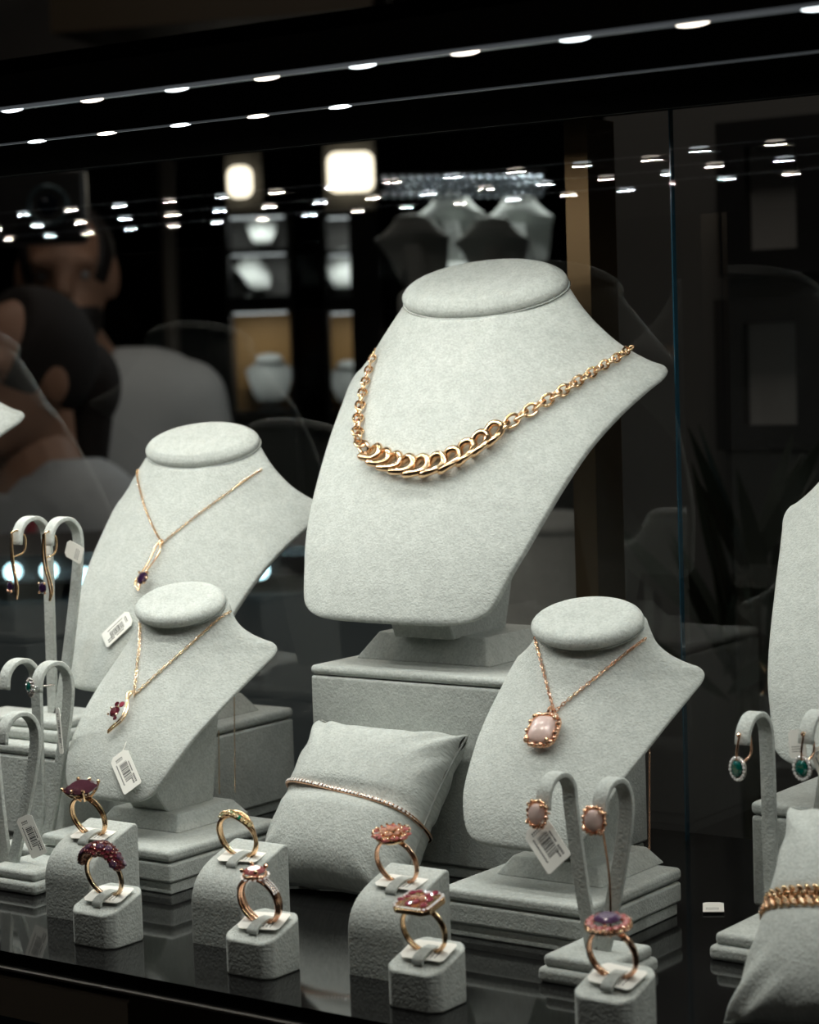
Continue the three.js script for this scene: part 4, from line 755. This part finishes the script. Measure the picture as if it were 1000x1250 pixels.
const smin = (list, k) => (x, y, z) => { let s = 0; for (const f of list) s += Math.exp(-f(x, y, z) / k); return -k * Math.log(Math.max(1e-30, s)); };
function hand(w, dir, side) {                                // palm and five fingers from the wrist w; dir: where the fingers point
  const d = V(...dir).normalize(), o = V(side, 0, 0), pal = V(...w).addScaledVector(d, 0.045), L = [cap(w, pal.toArray(), 0.022, 0.026)];
  [-1.5, -0.5, 0.5, 1.5].forEach((q, i) => { const a = pal.clone().addScaledVector(o, q * 0.013).addScaledVector(d, 0.015), b = a.clone().addScaledVector(d, [0.034, 0.040, 0.038, 0.028][i]).add(V(0, 0, 0.006)), c = b.clone().addScaledVector(d, 0.022).add(V(0, 0, 0.016)); L.push(cap(a.toArray(), b.toArray(), 0.009, 0.0085), cap(b.toArray(), c.toArray(), 0.0085, 0.0075)); });
  const th = V(...w).addScaledVector(d, 0.025).addScaledVector(o, -0.022), t2 = th.clone().addScaledVector(d, 0.025).addScaledVector(o, -0.02).add(V(0, 0, 0.012)); L.push(cap(th.toArray(), t2.toArray(), 0.011, 0.009)); return L;
}
function headSdf(c, s) {                                     // c: centre of the head, face towards +z
  const P = (x, y, z) => [c[0] + x * s, c[1] + y * s, c[2] + z * s];
  return smin([ell(P(0, 0.03, -0.008), [0.077 * s, 0.098 * s, 0.096 * s]), ell(P(0, -0.045, 0.022), [0.058 * s, 0.066 * s, 0.066 * s]), cap(P(0, 0.012, 0.088), P(0, -0.022, 0.106), 0.009 * s, 0.014 * s), cap(P(-0.02, -0.058, 0.082), P(0.02, -0.058, 0.082), 0.009 * s, 0.009 * s), ell(P(0, -0.095, 0.062), [0.026 * s, 0.02 * s, 0.022 * s]), cap(P(-0.042, 0.028, 0.078), P(0.042, 0.028, 0.078), 0.011 * s, 0.011 * s), ell(P(0.079, 0.0, -0.004), [0.011 * s, 0.03 * s, 0.018 * s]), ell(P(-0.079, 0.0, -0.004), [0.011 * s, 0.03 * s, 0.018 * s]), cap(P(0, -0.07, -0.03), P(0, -0.18, -0.035), 0.052 * s, 0.058 * s)], 0.008);
}
function person(label, p, turn, H, o) {
  const s = H / 1.75, t = thing('person', label, 'person', [p.x, FLOOR_Y, p.z], turn), hc = [0, H - 0.115 * s, 0.02], J = (x, y, z) => [x * s, y * s, z * s];
  const arms = o.arms.map(a => a.map(q => J(...q)));
  const bodyParts = [ell(J(0, 1.28, 0), [0.165 * s * o.w, 0.22 * s, 0.105 * s]), ell(J(0, 1.05, 0), [0.145 * s * o.w, 0.18 * s, 0.10 * s]), ell(J(0, 0.92, -0.01), [0.16 * s * o.w, 0.13 * s, 0.115 * s]), cap(J(-0.15 * o.w, 1.42, 0), J(0.15 * o.w, 1.42, 0), 0.055 * s, 0.055 * s), cap(J(0, 1.40, 0), J(0, 1.52, 0.0), 0.06 * s, 0.055 * s)];
  const upper = [], lower = [];
  for (const a of arms) { upper.push(cap(a[0], a[1], 0.052 * s, 0.042 * s)); lower.push(cap(a[1], a[2], 0.041 * s, 0.028 * s)); }
  const legs = []; for (const q of [-1, 1]) legs.push(cap(J(q * 0.09, 0.90, 0), J(q * 0.095, 0.48, 0.01), 0.085 * s, 0.058 * s), cap(J(q * 0.095, 0.48, 0.01), J(q * 0.10, 0.08, -0.02), 0.055 * s, 0.036 * s), cap(J(q * 0.10, 0.045, -0.04), J(q * 0.11, 0.035, 0.14), 0.042 * s, 0.033 * s));
  const fine = smin([headSdf(hc, s)], 0.001), hands = o.hands.flatMap((h, i) => hand(arms[i][2], h, i ? 1 : -1));
  const skin = sdfMesh(smin([...bodyParts, ...upper, ...lower, ...legs], 0.02), [-0.5, 0.0, -0.35], [0.5, H * 0.90, 0.55], 0.022), hd = sdfMesh(fine, [-0.14, H - 0.36, -0.16], [0.14, H + 0.03, 0.18], 0.0055);
  const hg = hands.length ? arms.map((a, i) => sdfMesh(smin(hand(a[2], o.hands[i], i ? 1 : -1), 0.004), [a[2][0] - 0.13, a[2][1] - 0.15, a[2][2] - 0.13], [a[2][0] + 0.13, a[2][1] + 0.15, a[2][2] + 0.15], 0.0055)) : [];
  mesh('body', merge([skin, hd, ...hg]), o.skin, t);
  const torsoF = smin(bodyParts.slice(0, 4), 0.022), sleeveF = smin([...upper, ...(o.long ? lower : [])], 0.02);
  mesh('shirt', sdfMesh((x, y, z) => Math.min(Math.max(torsoF(x, y, z) - 0.022, y - 1.515 * s + 0.5 * Math.max(0, 0.08 - Math.abs(x)), 0.86 * s - y, -(Math.hypot(x, (z - 0.05) * 0.9, (y - 1.53 * s) * 1.1) - 0.080 * s)), sleeveF(x, y, z) - 0.018), [-0.5, 0.7, -0.35], [0.5, 1.75, 0.55], 0.018), o.shirt, t);
  mesh('trousers', sdfMesh((x, y, z) => Math.max(smin([bodyParts[2], ...legs.filter((_, i) => i % 3 < 2)], 0.02)(x, y, z) - 0.010, y - 0.97 * s, 0.07 * s - y), [-0.3, 0, -0.3], [0.3, 1.05, 0.3], 0.02), o.trousers, t);
  const hairF = o.hair(hc, s); mesh('hair', sdfMesh(hairF, [-0.2, H - 0.50, -0.28], [0.2, H + 0.06, 0.16], 0.008), o.hairMat, t);
  for (const q of [-1, 1]) { mesh('eye', new THREE.SphereGeometry(0.0125 * s, 12, 8).translate(hc[0] + q * 0.032 * s, hc[1] + 0.008 * s, hc[2] + 0.072 * s), std(0.30, 0.29, 0.28, 0.3), t); }
  mesh('lips', new THREE.SphereGeometry(1, 12, 8).scale(0.023 * s, 0.007 * s, 0.006 * s).translate(hc[0], hc[1] - 0.058 * s, hc[2] + 0.089 * s), std(0.20, 0.07, 0.06, 0.5), t);
  return t;
}
const skinMat = std(0.30, 0.165, 0.105, 0.6);
{
  const top = inv(60, 374, 3.1), f = V(Math.sin(camYaw), 0, Math.cos(camYaw));
  const w = person('person with dark tied-back hair in a pale top with a red strap', inv(42, 470, 3.1), camYaw - R(44), top.y - FLOOR_Y, {
    w: 0.92, arms: [[[-0.17, 1.40, 0], [-0.22, 1.12, -0.03], [-0.21, 0.88, 0.06]], [[0.17, 1.40, 0], [0.22, 1.12, -0.03], [0.21, 0.88, 0.06]]], hands: [[0, -1, 0.1], [0, -1, 0.1]], skin: skinMat, shirt: std(0.42, 0.46, 0.48, 0.85), trousers: std(0.03, 0.035, 0.05, 0.8), hairMat: std(0.010, 0.007, 0.006, 0.85),
    hair: (c, s) => (x, y, z) => { const X = x - c[0], Y = y - c[1], Z = z - c[2]; const shell = ell([0, 0.04 * s, -0.018 * s], [0.092 * s, 0.108 * s, 0.112 * s])(X, Y, Z), face = Math.min(Z - 0.045 * s + 0.5 * (Y - 0.06 * s), 1), bun = ell([0, -0.01 * s, -0.13 * s], [0.05 * s, 0.07 * s, 0.05 * s])(X, Y, Z), tail = cap([0, -0.03 * s, -0.13 * s], [0, -0.20 * s, -0.12 * s], 0.04 * s, 0.02 * s)(X, Y, Z); return Math.min(Math.max(shell, face, -Y - 0.09 * s), bun, tail); },
  });
  mesh('strap', tube([[0.085, top.y - FLOOR_Y - 0.42, 0.135], [0.105, top.y - FLOOR_Y - 0.245, 0.03], [0.10, top.y - FLOOR_Y - 0.34, -0.11]], 0.016, 24, 8), std(0.35, 0.02, 0.04, 0.6), w);
}
{
  const top = inv(80, 262, 3.9), eyes = inv(50, 252, 3.62);
  const m = person('person in a white collared shirt raising a black camera', inv(84, 360, 3.9), camYaw + R(4), top.y - FLOOR_Y, {
    w: 1.08, arms: [[[-0.20, 1.42, 0], [-0.36, 1.36, 0.16], [-0.165, 1.69, 0.25]], [[0.20, 1.42, 0], [0.25, 1.14, -0.02], [0.24, 0.90, 0.08]]], hands: [[0.3, 0.8, 0.1], [0, -1, 0.15]], skin: skinMat, shirt: std(0.45, 0.46, 0.45, 0.85), trousers: std(0.02, 0.02, 0.025, 0.8), hairMat: std(0.014, 0.010, 0.008, 0.6), long: true,
    hair: (c, s) => (x, y, z) => { const X = x - c[0], Y = y - c[1], Z = z - c[2]; const shell = ell([0, 0.036 * s, -0.012 * s], [0.084 * s, 0.103 * s, 0.103 * s])(X, Y, Z), beard = Math.max(ell([0, -0.065 * s, 0.03 * s], [0.062 * s, 0.056 * s, 0.072 * s])(X, Y, Z), Y + 0.048 * s, 0.02 * s - Z); return Math.min(Math.max(shell, Z - 0.05 * s + 0.4 * (Y - 0.05 * s), -Y - 0.04 * s), beard); },
  });
  mesh('collar', new THREE.TorusGeometry(0.075, 0.016, 8, 28).rotateX(Math.PI / 2 - 0.25).scale(1, 1.5, 1.05).translate(0, (top.y - FLOOR_Y) * 1.47 / 1.75, 0.005), std(0.50, 0.50, 0.48, 0.8), m);
  const t = thing('camera', 'black camera held up in front of the face of the person in white', 'camera', eyes.toArray(), camYaw + R(4)), K = 3.62 / FOCAL;
  mesh('body', rbox(0.150, 0.125, 0.05, 0.012), blackSatin, t); mesh('lens_barrel', new THREE.CylinderGeometry(0.032, 0.034, 0.06, 32).rotateX(Math.PI / 2).translate(0.018, -0.004, 0.05), blackMatte, t); mesh('lens_ring', new THREE.TorusGeometry(0.030, 0.003, 8, 36).translate(0.018, -0.004, 0.081), std(0.05, 0.08, 0.09, 0.3, 0.5), t); mesh('lens_glass', new THREE.SphereGeometry(0.03, 24, 12).scale(1, 1, 0.25).translate(0.018, -0.004, 0.074), std(0.004, 0.006, 0.010, 0.05), t);
}

// joined pieces that are too small to pick apart one by one
const JOINED = new Set(['gemstones', 'pave_stones', 'border_stones', 'halo', 'stones', 'grains', 'chain', 'chain_tail', 'weave', 'cluster']);
scene.traverse(o => { if (o.isMesh && JOINED.has(o.name)) o.userData.kind = 'stuff'; });
renderer.render(scene, camera);
